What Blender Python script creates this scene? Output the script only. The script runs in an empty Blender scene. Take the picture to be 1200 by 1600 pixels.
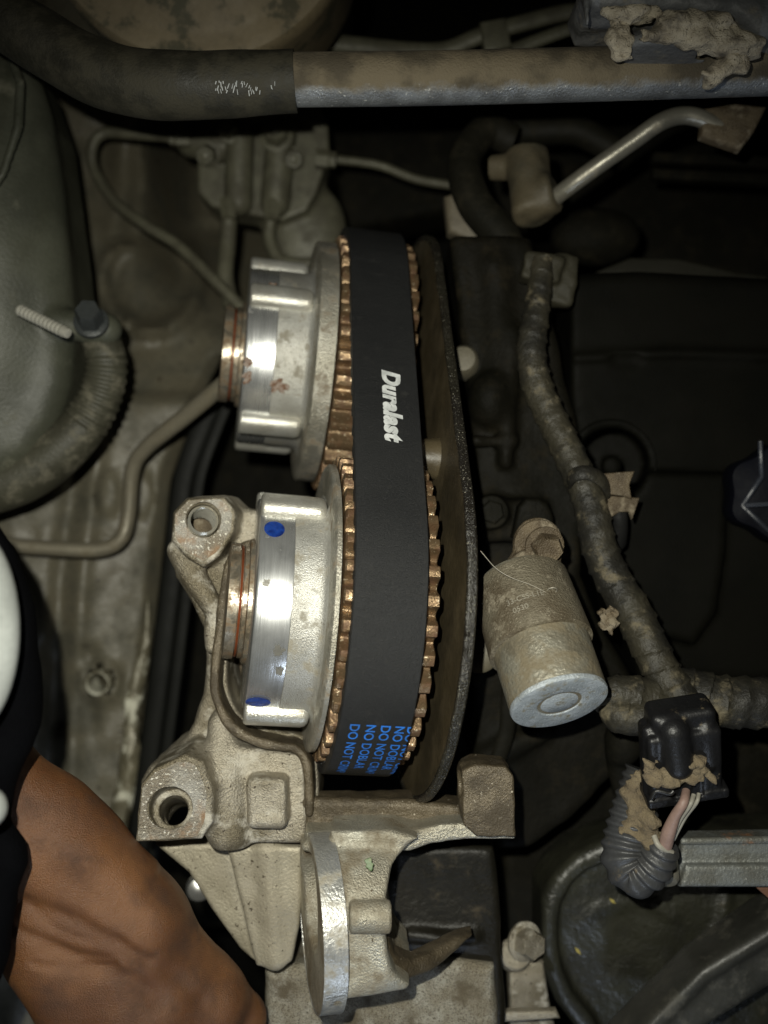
import bpy, bmesh, math, random
import numpy as np
from mathutils import Vector, Matrix, noise
random.seed(7)
R = math.radians
S = 0.0002            # one working unit is 0.2 mm
D = 1600.0            # camera height above the z = 0 plane, in units
sc = bpy.context.scene
C = sc.collection

# ------------------------------------------------------------------ camera, world, light
cam = bpy.data.cameras.new('camera'); co = bpy.data.objects.new('camera', cam); C.objects.link(co)
co.location = (0, 0, D*S); cam.sensor_fit = 'VERTICAL'; cam.sensor_height = 36; cam.lens = 36.0
cam.clip_start = 0.01; cam.clip_end = 20
cam.dof.use_dof = True; cam.dof.focus_distance = (D+120)*S; cam.dof.aperture_fstop = 6.5
sc.camera = co
w = bpy.data.worlds.new('World'); sc.world = w; w.use_nodes = True
w.node_tree.nodes['Background'].inputs[0].default_value = (0.55, 0.60, 0.50, 1)
w.node_tree.nodes['Background'].inputs[1].default_value = 0.007
sc.view_settings.view_transform = 'Standard'; sc.view_settings.look = 'None'
sc.view_settings.exposure = 0.0; sc.view_settings.gamma = 1.0

def lamp(name, kind, loc, tgt, power, col, **kw):
    l = bpy.data.lights.new(name, kind); o = bpy.data.objects.new(name, l); C.objects.link(o)
    o.location = Vector(loc)*S
    o.rotation_euler = (Vector(tgt)-Vector(loc)).to_track_quat('-Z', 'Y').to_euler()
    l.energy = power; l.color = col
    for k, v in kw.items(): setattr(l, k, v)
    return o
lamp('phone_flash', 'SPOT', (-95, 115, 1585), (-90, -170, 0), 7.8, (1.0, 0.985, 0.86),
     spot_size=R(86), spot_blend=1.0, shadow_soft_size=0.0022)
lamp('work_lamp', 'AREA', (300, -2500, 1000), (0, 0, -200), 0.42, (0.72, 0.83, 1.0), shape='DISK', size=0.05)

# ------------------------------------------------------------------ helpers
def K(z): return (D-z)/D
def P(px, py, z): return Vector(((px-600)*K(z), (800-py)*K(z), z))
def W2(pts, z): return [((x-600)*K(z), (800-y)*K(z)) for x, y in pts]

def tag(o, label=None, cat=None, group=None, kind=None):
    if label: o['label'] = label
    if cat: o['category'] = cat
    if group: o['group'] = group
    if kind: o['kind'] = kind
    return o
def thing(name, label, cat, loc, group=None):
    o = bpy.data.objects.new(name, None); C.objects.link(o); o.location = Vector(loc)*S
    o.empty_display_size = 0.01
    return tag(o, label, cat, group)
def obj(name, geo, mat, parent=None, smooth=40, local=False, origin=None):
    v, f = geo
    v = np.array(v, dtype=np.float64).reshape(-1, 3)
    if local: off = np.zeros(3)
    elif parent is not None:
        off = np.array(parent.location)/S
        if parent.parent is not None: off = off + np.array(parent.parent.location)/S
    else: off = np.array(origin) if origin is not None else np.append((v.min(0)+v.max(0))[:2]/2, v[:, 2].min())
    me = bpy.data.meshes.new(name)
    me.from_pydata(((v-off)*S).tolist(), [], f if isinstance(f, list) else f.tolist())
    me.materials.append(mat)
    if smooth:
        me.polygons.foreach_set('use_smooth', [True]*len(me.polygons))
        if smooth < 180: me.set_sharp_from_angle(angle=R(smooth))
    me.update()
    o = bpy.data.objects.new(name, me); C.objects.link(o)
    if parent is not None: o.parent = parent
    else: o.location = off*S
    return o
def join(*gs):
    V = []; F = []
    for v, f in gs:
        n = len(V); V += [tuple(p) for p in v]; F += [tuple(int(i)+n for i in q) for q in f]
    return V, F

def spline(pts, sub):
    pts = [Vector(p) for p in pts]
    if sub <= 1: return pts
    out = []
    q = [pts[0]*2-pts[1]] + pts + [pts[-1]*2-pts[-2]]
    for i in range(1, len(q)-2):
        for k in range(sub):
            t = k/sub; a, b, c, d = q[i-1], q[i], q[i+1], q[i+2]
            out.append(0.5*((2*b)+(c-a)*t+(2*a-5*b+4*c-d)*t*t+(3*b-a-3*c+d)*t**3))
    out.append(pts[-1]); return out
def tube(pts, r, seg=18, sub=8, rmod=None, flat=1.0):
    path = spline(pts, sub); n = len(path)
    if callable(r): rs = [r(i/(n-1)) for i in range(n)]
    elif isinstance(r, (list, tuple)): rs = [float(np.interp(i/(n-1), np.linspace(0, 1, len(r)), r)) for i in range(n)]
    else: rs = [r]*n
    t = (path[1]-path[0]).normalized(); up = Vector((0, 0, 1)) if abs(t.z) < .9 else Vector((1, 0, 0))
    u = (up-t*up.dot(t)).normalized(); V = []; F = []; L = 0
    for i in range(n):
        t = (path[min(i+1, n-1)]-path[max(i-1, 0)]).normalized()
        u = (u-t*u.dot(t)).normalized(); s = t.cross(u)
        if i: L += (path[i]-path[i-1]).length
        for k in range(seg):
            a = 2*math.pi*k/seg; rr = rs[i]*(1+(rmod(L, a) if rmod else 0))
            V.append(path[i]+u*math.cos(a)*rr*flat+s*math.sin(a)*rr)
    for i in range(n-1):
        for k in range(seg):
            a = i*seg+k; b = i*seg+(k+1) % seg
            F.append((a, b, b+seg, a+seg))
    F.append(tuple(range(seg))[::-1]); F.append(tuple(range((n-1)*seg, n*seg)))
    return V, F
def tubeP(pts, rpx, **kw):
    zz = sum(p[2] for p in pts)/len(pts)
    m = K(zz)
    rr = [x*m for x in rpx] if isinstance(rpx, (list, tuple)) else (rpx*m)
    return tube([P(*p) for p in pts], rr, **kw)
def lathe(profile, p0, axis, seg=48, rf=None, phase=0):
    ax = Vector(axis).normalized(); up = Vector((0, 0, 1)) if abs(ax.z) < .9 else Vector((0, 1, 0))
    u = (up-ax*up.dot(ax)).normalized(); s = ax.cross(u); p0 = Vector(p0); V = []; F = []
    for t, r in profile:
        for k in range(seg):
            a = 2*math.pi*k/seg+phase; q = r*(rf(a, t) if rf else 1)
            V.append(p0+ax*t+u*math.cos(a)*q+s*math.sin(a)*q)
    m = len(profile)
    for i in range(m-1):
        for k in range(seg):
            a = i*seg+k; b = i*seg+(k+1) % seg; F.append((a, b, b+seg, a+seg))
    F.append(tuple(range(seg))[::-1]); F.append(tuple(range((m-1)*seg, m*seg)))
    return V, F
def hexbolt(p, axis, r, h, seg=6, phase=0.2, washer=True):
    g = [lathe([(0, r), (h*.8, r), (h, r*.86)], Vector(p)+Vector(axis).normalized()*(h*.2 if washer else 0), axis, seg=6, phase=phase)]
    if washer: g.append(lathe([(0, r*1.28), (h*.18, r*1.28), (h*.22, r*1.2)], p, axis, seg=32))
    return join(*g)
def thread(p0, p1, r, pitch, seg=20):
    p0 = Vector(p0); p1 = Vector(p1); L = (p1-p0).length; pr = []; n = int(L/pitch)
    for i in range(n):
        pr += [(i*pitch, r*.84), (i*pitch+pitch*.35, r), (i*pitch+pitch*.6, r)]
    pr += [(L, r*.8), (L+1, r*.5)]
    return lathe(pr, p0, p1-p0, seg=seg)
def slab(pts, thick, bev=0, down=(0, 0, -1), seg=3):
    """pts: (px,py,z) outline of the top face; extruded down, rim bevelled"""
    bm = bmesh.new(); dn = Vector(down)*thick
    vs = [bm.verts.new(P(*p)) for p in pts]
    f = bm.faces.new(vs)
    if f.normal.z < 0 or True:
        f.normal_update()
        if f.normal.z < 0: f.normal_flip()
    r = bmesh.ops.extrude_face_region(bm, geom=[f])
    nv = [g for g in r['geom'] if isinstance(g, bmesh.types.BMVert)]
    # extruded copy becomes the top; move original down
    newf = [g for g in r['geom'] if isinstance(g, bmesh.types.BMFace)][0]
    for v in vs: v.co += dn
    bmesh.ops.recalc_face_normals(bm, faces=bm.faces)
    if bev:
        bmesh.ops.bevel(bm, geom=list(newf.edges), offset=bev, segments=seg, affect='EDGES', profile=0.5, clamp_overlap=True)
    bmesh.ops.recalc_face_normals(bm, faces=bm.faces)
    bm.verts.ensure_lookup_table(); bm.verts.index_update()
    V = [tuple(v.co) for v in bm.verts]; F = [tuple(v.index for v in f.verts) for f in bm.faces]
    bm.free(); return V, F
def sheet(rows, cols, fn, thick=8):
    """fn(i,j)->(px,py,z); closed thin sheet"""
    V = []; F = []
    for lay in (0, 1):
        for i in range(rows):
            for j in range(cols):
                p = P(*fn(i, j)); p.z -= lay*thick; V.append(p)
    n = rows*cols
    for i in range(rows-1):
        for j in range(cols-1):
            a = i*cols+j; F.append((a, a+cols, a+cols+1, a+1)); F.append((n+a, n+a+1, n+a+cols+1, n+a+cols))
    for i in range(rows-1):
        for j in (0, cols-1):
            a = i*cols+j; F.append((a, a+cols, n+a+cols, n+a) if j else (a, n+a, n+a+cols, a+cols))
    for j in range(cols-1):
        for i in (0, rows-1):
            a = i*cols+j; F.append((a, a+1, n+a+1, n+a) if i == 0 else (a, n+a, n+a+1, a+1))
    return V, F

# ---- distance-field castings, meshed with surface nets
def nets(F, lo, h):
    nx, ny, nz = F.shape; neg = F < 0
    sh = (nx-1, ny-1, nz-1)
    cnt = np.zeros(sh, np.int8); acc = np.zeros(sh+(3,), np.float32)
    def sl(dx, dy, dz): return (slice(dx, nx-1+dx), slice(dy, ny-1+dy), slice(dz, nz-1+dz))
    corners = [(0,0,0),(1,0,0),(0,1,0),(1,1,0),(0,0,1),(1,0,1),(0,1,1),(1,1,1)]
    mixed = np.zeros(sh, bool); first = neg[sl(0,0,0)]
    for c in corners[1:]: mixed |= neg[sl(*c)] != first
    ii = np.argwhere(mixed); idx = -np.ones(sh, np.int32); idx[mixed] = np.arange(len(ii))
    val = [F[ii[:,0]+c[0], ii[:,1]+c[1], ii[:,2]+c[2]] for c in corners]
    A = np.zeros((len(ii), 3)); n = np.zeros(len(ii))
    for a in range(8):
        for b in range(a+1, 8):
            d = [corners[b][k]-corners[a][k] for k in range(3)]
            if sum(abs(q) for q in d) != 1: continue
            va, vb = val[a], val[b]; cr = (va < 0) != (vb < 0)
            t = np.where(cr, va/np.where(cr, va-vb, 1), 0)
            for k in range(3): A[:, k] += cr*(corners[a][k]+t*d[k])
            n += cr
    V = (ii+A/n[:, None])*h+np.array(lo)
    Q = []
    for ax in range(3):
        o1, o2 = [(1, 2), (2, 0), (0, 1)][ax]
        s0 = [slice(None)]*3; s1 = [slice(None)]*3; s0[ax] = slice(0, -1); s1[ax] = slice(1, None)
        cr = neg[tuple(s0)] != neg[tuple(s1)]
        e = np.argwhere(cr)
        e = e[(e[:, o1] > 0) & (e[:, o1] < F.shape[o1]-1) & (e[:, o2] > 0) & (e[:, o2] < F.shape[o2]-1)]
        inside = neg[e[:,0], e[:,1], e[:,2]]
        def cell(a, b):
            q = e.copy(); q[:, o1] -= a; q[:, o2] -= b; return idx[q[:,0], q[:,1], q[:,2]]
        q = np.stack([cell(1,1), cell(0,1), cell(0,0), cell(1,0)], 1)
        q[~inside] = q[~inside][:, ::-1]
        Q.append(q)
    return V, np.concatenate(Q)
def sdf(fn, lo, hi, h):
    lo = np.array(lo, float); n = np.ceil((np.array(hi)-lo)/h).astype(int)+1
    X = (lo[0]+np.arange(n[0])*h)[:, None, None]; Y = (lo[1]+np.arange(n[1])*h)[None, :, None]; Z = (lo[2]+np.arange(n[2])*h)[None, None, :]
    F = np.broadcast_to(fn(X, Y, Z), (n[0], n[1], n[2])).astype(np.float32).copy()
    F[F == 0] = 1e-5
    F[0] = np.maximum(F[0], 1); F[-1] = np.maximum(F[-1], 1); F[:, 0] = np.maximum(F[:, 0], 1); F[:, -1] = np.maximum(F[:, -1], 1)
    F[:, :, 0] = np.maximum(F[:, :, 0], 1); F[:, :, -1] = np.maximum(F[:, :, -1], 1)
    return nets(F, lo, h)
def smin(a, b, k):
    if k <= 0: return np.minimum(a, b)
    m = np.clip(.5+.5*(b-a)/k, 0, 1); return b*(1-m)+a*m-k*m*(1-m)
def smax(a, b, k): return -smin(-a, -b, k)
def d_poly(X, Y, pts):
    d = None; s = None; n = len(pts)
    for i in range(n):
        ax, ay = pts[i]; bx, by = pts[(i+1) % n]; ex, ey = bx-ax, by-ay
        wx, wy = X-ax, Y-ay
        t = np.clip((wx*ex+wy*ey)/(ex*ex+ey*ey+1e-9), 0, 1)
        q = (wx-ex*t)**2+(wy-ey*t)**2
        d = q if d is None else np.minimum(d, q)
        c = ((ay <= Y) & (by > Y) & (ex*wy-ey*wx > 0)) | ((ay > Y) & (by <= Y) & (ex*wy-ey*wx < 0))
        s = c if s is None else s ^ c
    return np.where(s, -1, 1)*np.sqrt(d)
def ext(d2, Z, z0, z1, r=4):
    dz = np.maximum(Z-z1, z0-Z)
    a = d2+r; b = dz+r
    return np.minimum(np.maximum(a, b), 0)+np.sqrt(np.maximum(a, 0)**2+np.maximum(b, 0)**2)-r
def d_cap(X, Y, Z, a, b, ra, rb=None):
    a = Vector(a); b = Vector(b); rb = ra if rb is None else rb; e = b-a
    t = np.clip(((X-a.x)*e.x+(Y-a.y)*e.y+(Z-a.z)*e.z)/e.length_squared, 0, 1)
    return np.sqrt((X-a.x-e.x*t)**2+(Y-a.y-e.y*t)**2+(Z-a.z-e.z*t)**2)-(ra+(rb-ra)*t)
def d_cyl(X, Y, Z, a, b, r, rd=3):
    a = Vector(a); b = Vector(b); e = b-a; L = e.length; e = e/L
    t = (X-a.x)*e.x+(Y-a.y)*e.y+(Z-a.z)*e.z
    q = np.sqrt(np.maximum((X-a.x)**2+(Y-a.y)**2+(Z-a.z)**2-t*t, 0))
    return ext(q-r, t, 0, L, rd)
def d_path(X, Y, Z, pts, r):
    d = None
    for i in range(len(pts)-1):
        rr = r if not isinstance(r, (list, tuple)) else r[i]
        r2 = r if not isinstance(r, (list, tuple)) else r[i+1]
        q = d_cap(X, Y, Z, pts[i], pts[i+1], rr, r2); d = q if d is None else np.minimum(d, q)
    return d
def d_box(X, Y, Z, c, hs, rot=None, r=4):
    c = Vector(c); x, y, z = X-c.x, Y-c.y, Z-c.z
    if rot is not None:
        m = rot.transposed()
        x, y, z = (m[0][0]*x+m[0][1]*y+m[0][2]*z, m[1][0]*x+m[1][1]*y+m[1][2]*z, m[2][0]*x+m[2][1]*y+m[2][2]*z)
    a, b, e = abs(x)-hs[0]+r, abs(y)-hs[1]+r, abs(z)-hs[2]+r
    return np.sqrt(np.maximum(a, 0)**2+np.maximum(b, 0)**2+np.maximum(e, 0)**2)+np.minimum(np.maximum(np.maximum(a, b), e), 0)-r
def d_ell(X, Y, Z, c, hs):
    c = Vector(c); k = np.sqrt(((X-c.x)/hs[0])**2+((Y-c.y)/hs[1])**2+((Z-c.z)/hs[2])**2)
    return (k-1)*min(hs)
def wob(X, Y, Z, f, a, s=0.0):
    return a*(np.sin(X*f+s)*np.sin(Y*f*1.3+1+s)+np.sin(Y*f*2.1+Z*f*1.7+s)*0.6+np.sin(X*f*2.3-Z*f*2.0+2+s)*0.5+np.sin(X*f*4.1+Y*f*3.7)*0.25)

# ------------------------------------------------------------------ materials
def M(name, col, rough=.5, metal=0., col2=None, s2=.006, dirt=None, amt=.5, sd=.02, hard=.12, speck=None, ss=.25, samt=.62,
      bump=.4, bs=.15, dust=None, dustn=(0, .35, .94), dustr=(.3, .8), rvar=.15, stretch=None, coat=0, bump2=0, spec=.5, dirtrough=.75):
    m = bpy.data.materials.new(name); m.use_nodes = True; t = m.node_tree; N = t.nodes; L = t.links
    b = N['Principled BSDF']; tc = N.new('ShaderNodeTexCoord'); mp = N.new('ShaderNodeMapping'); L.new(tc.outputs['Object'], mp.inputs[0])
    k = 1/S; mp.inputs['Scale'].default_value = (k, k, k) if not stretch else tuple(k*q for q in stretch)
    mp2 = N.new('ShaderNodeMapping'); L.new(tc.outputs['Object'], mp2.inputs[0]); mp2.inputs['Scale'].default_value = (k, k, k)
    def nz(scale, det=5, vec=None, r=.55):
        n = N.new('ShaderNodeTexNoise'); n.inputs['Scale'].default_value = scale; n.inputs['Detail'].default_value = det
        n.inputs['Roughness'].default_value = r; L.new((vec or mp2).outputs[0], n.inputs[0]); return n.outputs[0]
    def ramp(src, a, c):
        r = N.new('ShaderNodeMapRange'); r.interpolation_type = 'SMOOTHSTEP'; r.inputs[1].default_value = a; r.inputs[2].default_value = c
        L.new(src, r.inputs[0]); return r.outputs[0]
    def mix(f, a, c):
        x = N.new('ShaderNodeMix'); x.data_type = 'RGBA'
        if hasattr(f, 'links'): L.new(f, x.inputs[0])
        else: x.inputs[0].default_value = f
        for s_, v in ((x.inputs[6], a), (x.inputs[7], c)):
            if isinstance(v, tuple): s_.default_value = v+(1,) if len(v) == 3 else v
            else: L.new(v, s_)
        return x.outputs[2]
    def fmix(f, a, c):
        x = N.new('ShaderNodeMix'); x.data_type = 'FLOAT'; L.new(f, x.inputs[0])
        for s_, v in ((x.inputs[2], a), (x.inputs[3], c)):
            if isinstance(v, (int, float)): s_.default_value = v
            else: L.new(v, s_)
        return x.outputs[0]
    c2 = col2 or tuple(x*.72 for x in col)
    c = mix(ramp(nz(s2, 4), .38, .62), col, c2)
    fine = nz(bs, 6, mp)
    g = N.new('ShaderNodeMix'); g.data_type = 'RGBA'; g.blend_type = 'MULTIPLY'; g.inputs[0].default_value = .35
    L.new(c, g.inputs[6]); L.new(fine, g.inputs[7]); c = g.outputs[2]
    ro = N.new('ShaderNodeMath'); ro.operation = 'MULTIPLY_ADD'; L.new(nz(.03, 5, mp), ro.inputs[0]); ro.inputs[1].default_value = rvar*2; ro.inputs[2].default_value = rough-rvar
    rr = ro.outputs[0]; met = metal
    if speck:
        f = ramp(nz(ss, 3, None, .6), samt, samt+.05); c = mix(f, c, speck)
    if dirt:
        f = ramp(nz(sd, 8, None, .66), 1-amt-hard, 1-amt+hard)
        c = mix(f, c, dirt); rr = fmix(f, rr, dirtrough); met = fmix(f, met, metal*.25)
    if dust:
        ge = N.new('ShaderNodeNewGeometry'); dt = N.new('ShaderNodeVectorMath'); dt.operation = 'DOT_PRODUCT'
        L.new(ge.outputs['Normal'], dt.inputs[0]); dt.inputs[1].default_value = Vector(dustn).normalized()
        ad = N.new('ShaderNodeMath'); ad.operation = 'MULTIPLY_ADD'; L.new(nz(.025, 7, None, .65), ad.inputs[0]); ad.inputs[1].default_value = 1.0; L.new(dt.outputs['Value'], ad.inputs[2])
        f = ramp(ad.outputs[0], dustr[0]+.45, dustr[1]+.45)
        c = mix(f, c, mix(ramp(nz(.012, 6), .40, .60), dust, tuple(q*.45 for q in dust))); rr = fmix(f, rr, .85); met = fmix(f, met, 0.)
    L.new(c, b.inputs['Base Color']); L.new(rr, b.inputs['Roughness'])
    if hasattr(met, 'links'): L.new(met, b.inputs['Metallic'])
    else: b.inputs['Metallic'].default_value = met
    b.inputs['Specular IOR Level'].default_value = spec
    if coat: b.inputs['Coat Weight'].default_value = coat; b.inputs['Coat Roughness'].default_value = .25
    if bump:
        bn = N.new('ShaderNodeBump'); bn.inputs['Strength'].default_value = min(1, bump); bn.inputs['Distance'].default_value = S*2.5*max(1, bump); L.new(fine, bn.inputs['Height'])
        if bump2:
            b2 = N.new('ShaderNodeBump'); b2.inputs['Strength'].default_value = 1; b2.inputs['Distance'].default_value = S*bump2; L.new(nz(.028, 4), b2.inputs['Height']); L.new(bn.outputs[0], b2.inputs['Normal']); bn = b2
        L.new(bn.outputs[0], b.inputs['Normal'])
    return m
TAN = (.20, .165, .115); DTAN = (.12, .10, .068); BRN = (.10, .065, .038)
m_cast = M('cast_aluminium', (.62, .60, .51), .44, .75, (.46, .43, .345), s2=.012, dirt=(.17, .138, .09), amt=.47, sd=.009, hard=.12, speck=(.08, .06, .04), ss=.14, samt=.655, bump=1.1, bs=.28)
m_castd = M('dusty_cast_aluminium', (.46, .415, .33), .46, .6, (.20, .17, .115), s2=.007, dirt=(.50, .47, .40), amt=.40, sd=.016, hard=.08, speck=(.06, .045, .03), ss=.12, samt=.64, bump=1.3, bs=.3, bump2=2, dirtrough=.6)
m_lug = M('corroded_aluminium', (.46, .44, .39), .45, .45, (.27, .235, .18), s2=.014, dirt=(.26, .165, .095), amt=.42, sd=.016, hard=.1, speck=(.72, .69, .6), ss=.2, samt=.60, bump=1.6, bs=.3, bump2=4)
m_pol = M('polished_aluminium', (.76, .77, .77), .27, .84, (.62, .63, .63), s2=.02, dirt=(.36, .34, .30), amt=.32, sd=.04, hard=.06, bump=.12, bs=.12, stretch=(3, .15, .15), rvar=.05)
m_hous = M('speckled_aluminium', (.52, .515, .48), .42, .55, (.42, .41, .37), s2=.012, dirt=(.24, .22, .175), amt=.42, sd=.03, hard=.07, speck=(.14, .125, .095), ss=.35, samt=.63, bump=.6, bs=.4, rvar=.06)
m_lugm = M('bright_cast_lug', (.74, .73, .67), .34, .72, (.62, .60, .53), s2=.02, dirt=(.34, .29, .22), amt=.34, sd=.05, hard=.06, bump=.5, bs=.4, rvar=.06)
m_disc = M('grey_aluminium', (.50, .48, .42), .40, .7, (.36, .34, .28), s2=.012, dirt=(.19, .155, .11), amt=.42, sd=.03, hard=.08, bump=.9, bs=.3)
m_tooth = M('rusty_sintered_steel', (.27, .185, .105), .28, .72, (.18, .112, .058), s2=.05, dirt=(.085, .042, .02), amt=.44, sd=.05, hard=.12, speck=(.8, .68, .48), ss=.16, samt=.63, bump=.5, bs=.3, rvar=.08)  # golden specks paint metallic glints as well as worn tips into the colour
m_steel = M('worn_steel', (.36, .33, .27), .32, .75, (.26, .22, .16), s2=.02, dirt=(.13, .085, .045), amt=.46, sd=.05, bump=.2)
m_copper = M('copper_ring', (.36, .10, .04), .35, .6, bump=.1)
m_belt = M('black_rubber_belt', (.0125, .0130, .0138), .56, 0, (.0155, .016, .0165), s2=.006, dirt=(.024, .0235, .022), amt=.34, sd=.06, hard=.1, speck=(.10, .10, .095), ss=.16, samt=.735, bump=.6, bs=.6, stretch=(.5, 2.0, 2.0), rvar=.1, spec=.3)
m_white = M('white_print', (.70, .72, .72), .6, col2=(.52, .54, .54), s2=.05, dirt=(.10, .10, .10), amt=.30, sd=.16, hard=.05, bump=.2, rvar=0)
m_blue = M('blue_print', (.012, .17, .66), .6, col2=(.010, .12, .46), s2=.05, dirt=(.02, .03, .05), amt=.32, sd=.16, hard=.06, bump=.2, rvar=0)
m_mark = M('blue_paint', (.012, .05, .28), .35, .1, col2=(.006, .02, .14), s2=.07, dirt=(.16, .19, .28), amt=.34, sd=.12, hard=.06, bump=.5)
m_rustp = M('rust_stain', (.14, .065, .03), .7, 0, (.3, .24, .2), s2=.12, bump=.8)
m_cover = M('oily_brown_cover', (.062, .048, .026), .42, 0, (.040, .032, .019), dirt=(.09, .07, .04), amt=.4, sd=.01, hard=.2, bump=.4, bs=.1, spec=.35, dirtrough=.5)
m_gask = M('oily_gasket_edge', (.022, .020, .014), .30, 0, (.014, .012, .01), speck=(.34, .32, .25), ss=.35, samt=.64, bump=1, bs=.3, bump2=5, spec=.6)  # pale specks are wet highlights painted into the rim colour
m_web = M('oily_brown_casting', (.135, .108, .07), .36, .3, (.08, .062, .038), s2=.02, speck=(.50, .45, .36), ss=.16, samt=.66, dirt=(.05, .038, .022), amt=.42, sd=.02, bump=1, bs=.3, bump2=4)  # bright specks imitate wet highlights in the colour, as on the pocket wall
m_ear = M('muddy_grey_brown_metal', (.20, .175, .125), .52, .25, (.125, .10, .065), s2=.016, dirt=(.26, .23, .17), amt=.40, sd=.03, hard=.09, speck=(.42, .38, .30), ss=.3, samt=.67, bump=1.2, bs=.3, bump2=1.5)
m_zinc = M('zinc_plate', (.50, .55, .59), .5, .3, (.36, .40, .43), s2=.03, dirt=(.20, .19, .15), amt=.41, sd=.05, hard=.07, bump=1, bs=.3, speck=(.6, .63, .66), ss=.25, samt=.64)
m_sol = M('dusty_solenoid_metal', (.29, .275, .22), .45, .4, (.20, .178, .13), s2=.014, dirt=(.15, .125, .08), amt=.48, sd=.022, hard=.10, speck=(.50, .47, .40), ss=.3, samt=.66, bump=1)
m_soltop = M('muddy_brown_metal', (.15, .115, .07), .55, .2, (.085, .062, .036), s2=.02, dirt=(.22, .185, .13), amt=.40, sd=.03, hard=.09, speck=(.35, .31, .23), ss=.3, samt=.68, bump=1.4, bs=.3, bump2=2)
m_black = M('black_plastic', (.018, .018, .018), .38, 0, dirt=(.14, .11, .07), amt=.26, sd=.03, hard=.05, bump=.3, spec=.5)
m_conn = M('connector_plastic', (.010, .010, .011), .42, 0, dirt=(.20, .16, .10), amt=.33, sd=.012, hard=.05, bump=.4, spec=.4)
m_tape = M('dusty_wrapped_tape', (.017, .016, .013), .52, 0, (.038, .034, .023), s2=.012, dirt=(.14, .118, .075), amt=.37, sd=.022, hard=.10, bump=1, bs=.12, bump2=1.5, spec=.3)
m_loom = M('black_corrugated_loom', (.06, .062, .066), .42, 0, (.045, .045, .045), dirt=(.15, .115, .07), amt=.34, sd=.03, hard=.08, bump=.5)
m_hose = M('black_rubber_hose', (.021, .020, .014), .55, 0, (.028, .026, .018), dirt=(.038, .034, .022), amt=.5, bump=.5, bs=.2, spec=.35)
m_dhose = M('dark_aged_hose', (.010, .0095, .0065), .6, 0, (.014, .013, .009), dirt=(.022, .019, .012), amt=.4, bump=.5, spec=.15)
m_pipe = M('steel_crossbar', (.36, .38, .40), .32, .5, (.24, .25, .26), s2=.02, dust=(.15, .122, .078), dustn=(0, .60, .80), dustr=(-.05, .42), bump=1, bs=.25, speck=(.8, .8, .76), ss=.14, samt=.66)
m_silver = M('plain_steel_pipe', (.36, .34, .28), .35, .6, bump=.2, dirt=(.2, .17, .12), amt=.35)
m_bpipe = M('dusty_brake_pipe', (.26, .235, .175), .42, .35, bump=.3, dirt=(.14, .12, .08), amt=.42)
m_fend = M('dusty_painted_panel', (.122, .108, .074), .44, 0, (.16, .145, .103), s2=.004, dirt=(.060, .056, .039), amt=.45, sd=.008, hard=.14, speck=(.02, .010, .007), ss=.045, samt=.65, bump=.9, bs=.09, rvar=.12)
m_fendw = M('worn_panel_edge', (.20, .18, .12), .4, .2, dirt=(.55, .54, .44), amt=.46, sd=.014, hard=.05, bump=.6, bs=.1)
m_strut = M('dusty_green_grey_paint', (.078, .080, .058), .46, .0, (.05, .052, .037), s2=.006, dirt=(.14, .135, .10), amt=.34, sd=.010, hard=.10, bump=.35, bs=.15, bump2=0, speck=(.03, .028, .02), ss=.04, samt=.70, rvar=.1, spec=.3)
m_valve = M('dull_dusty_metal', (.125, .12, .082), .5, .1, (.09, .085, .058), s2=.02, dirt=(.06, .055, .036), amt=.4, sd=.02, bump=.6)
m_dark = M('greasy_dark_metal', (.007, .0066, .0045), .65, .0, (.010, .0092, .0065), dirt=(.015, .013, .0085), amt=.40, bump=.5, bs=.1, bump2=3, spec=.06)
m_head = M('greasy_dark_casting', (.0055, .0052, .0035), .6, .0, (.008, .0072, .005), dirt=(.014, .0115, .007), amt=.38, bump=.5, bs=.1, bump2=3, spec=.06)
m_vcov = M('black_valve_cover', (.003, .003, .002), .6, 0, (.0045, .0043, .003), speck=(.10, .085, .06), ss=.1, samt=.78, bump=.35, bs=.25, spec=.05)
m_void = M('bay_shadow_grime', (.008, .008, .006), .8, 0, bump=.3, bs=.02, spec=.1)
m_boost = M('dusty_brown_booster', (.20, .158, .092), .65, .05, (.16, .125, .072), dirt=(.06, .054, .03), amt=.46, sd=.012, hard=.05, bump=.4, bs=.08)
m_mud = M('dried_mud', (.52, .46, .35), .9, 0, (.36, .31, .23), s2=.03, dirt=(.15, .13, .10), amt=.42, sd=.03, hard=.08, speck=(.12, .10, .07), ss=.15, samt=.62, bump=1.6, bs=.3, bump2=9)
m_grey = M('weathered_grey_plastic', (.15, .155, .16), .55, 0, (.14, .14, .14), dirt=(.28, .24, .17), amt=.35, sd=.02, bump=.7, bs=.12, bump2=5)
m_brmud = M('brown_mud', (.21, .165, .10), .9, 0, (.15, .115, .07), s2=.03, dirt=(.06, .05, .035), amt=.38, sd=.06, hard=.1, bump=1.4, bs=.3, bump2=5)
m_skin = M('brown_skin', (.185, .080, .030), .42, 0, (.13, .054, .021), s2=.008, dirt=(.060, .026, .012), amt=.42, sd=.012, hard=.16, bump=.9, bs=.45, bump2=0, rvar=.12)
m_skin.node_tree.nodes['Principled BSDF'].inputs['Subsurface Weight'].default_value = .08
m_skin.node_tree.nodes['Principled BSDF'].inputs['Subsurface Scale'].default_value = .003
m_cloth = M('black_cloth', (.0022, .0023, .003), .95, 0, bump=.8, bs=.2, spec=.03)
m_wht = M('white_plastic', (.40, .42, .40), .5, 0, bump=.1)
m_bar = M('grey_steel_channel', (.20, .21, .20), .45, .3, (.15, .15, .13), s2=.02, dirt=(.27, .115, .04), amt=.36, sd=.012, hard=.07, bump=.8, bs=.2, speck=(.38, .38, .36), ss=.2, samt=.68)
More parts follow.
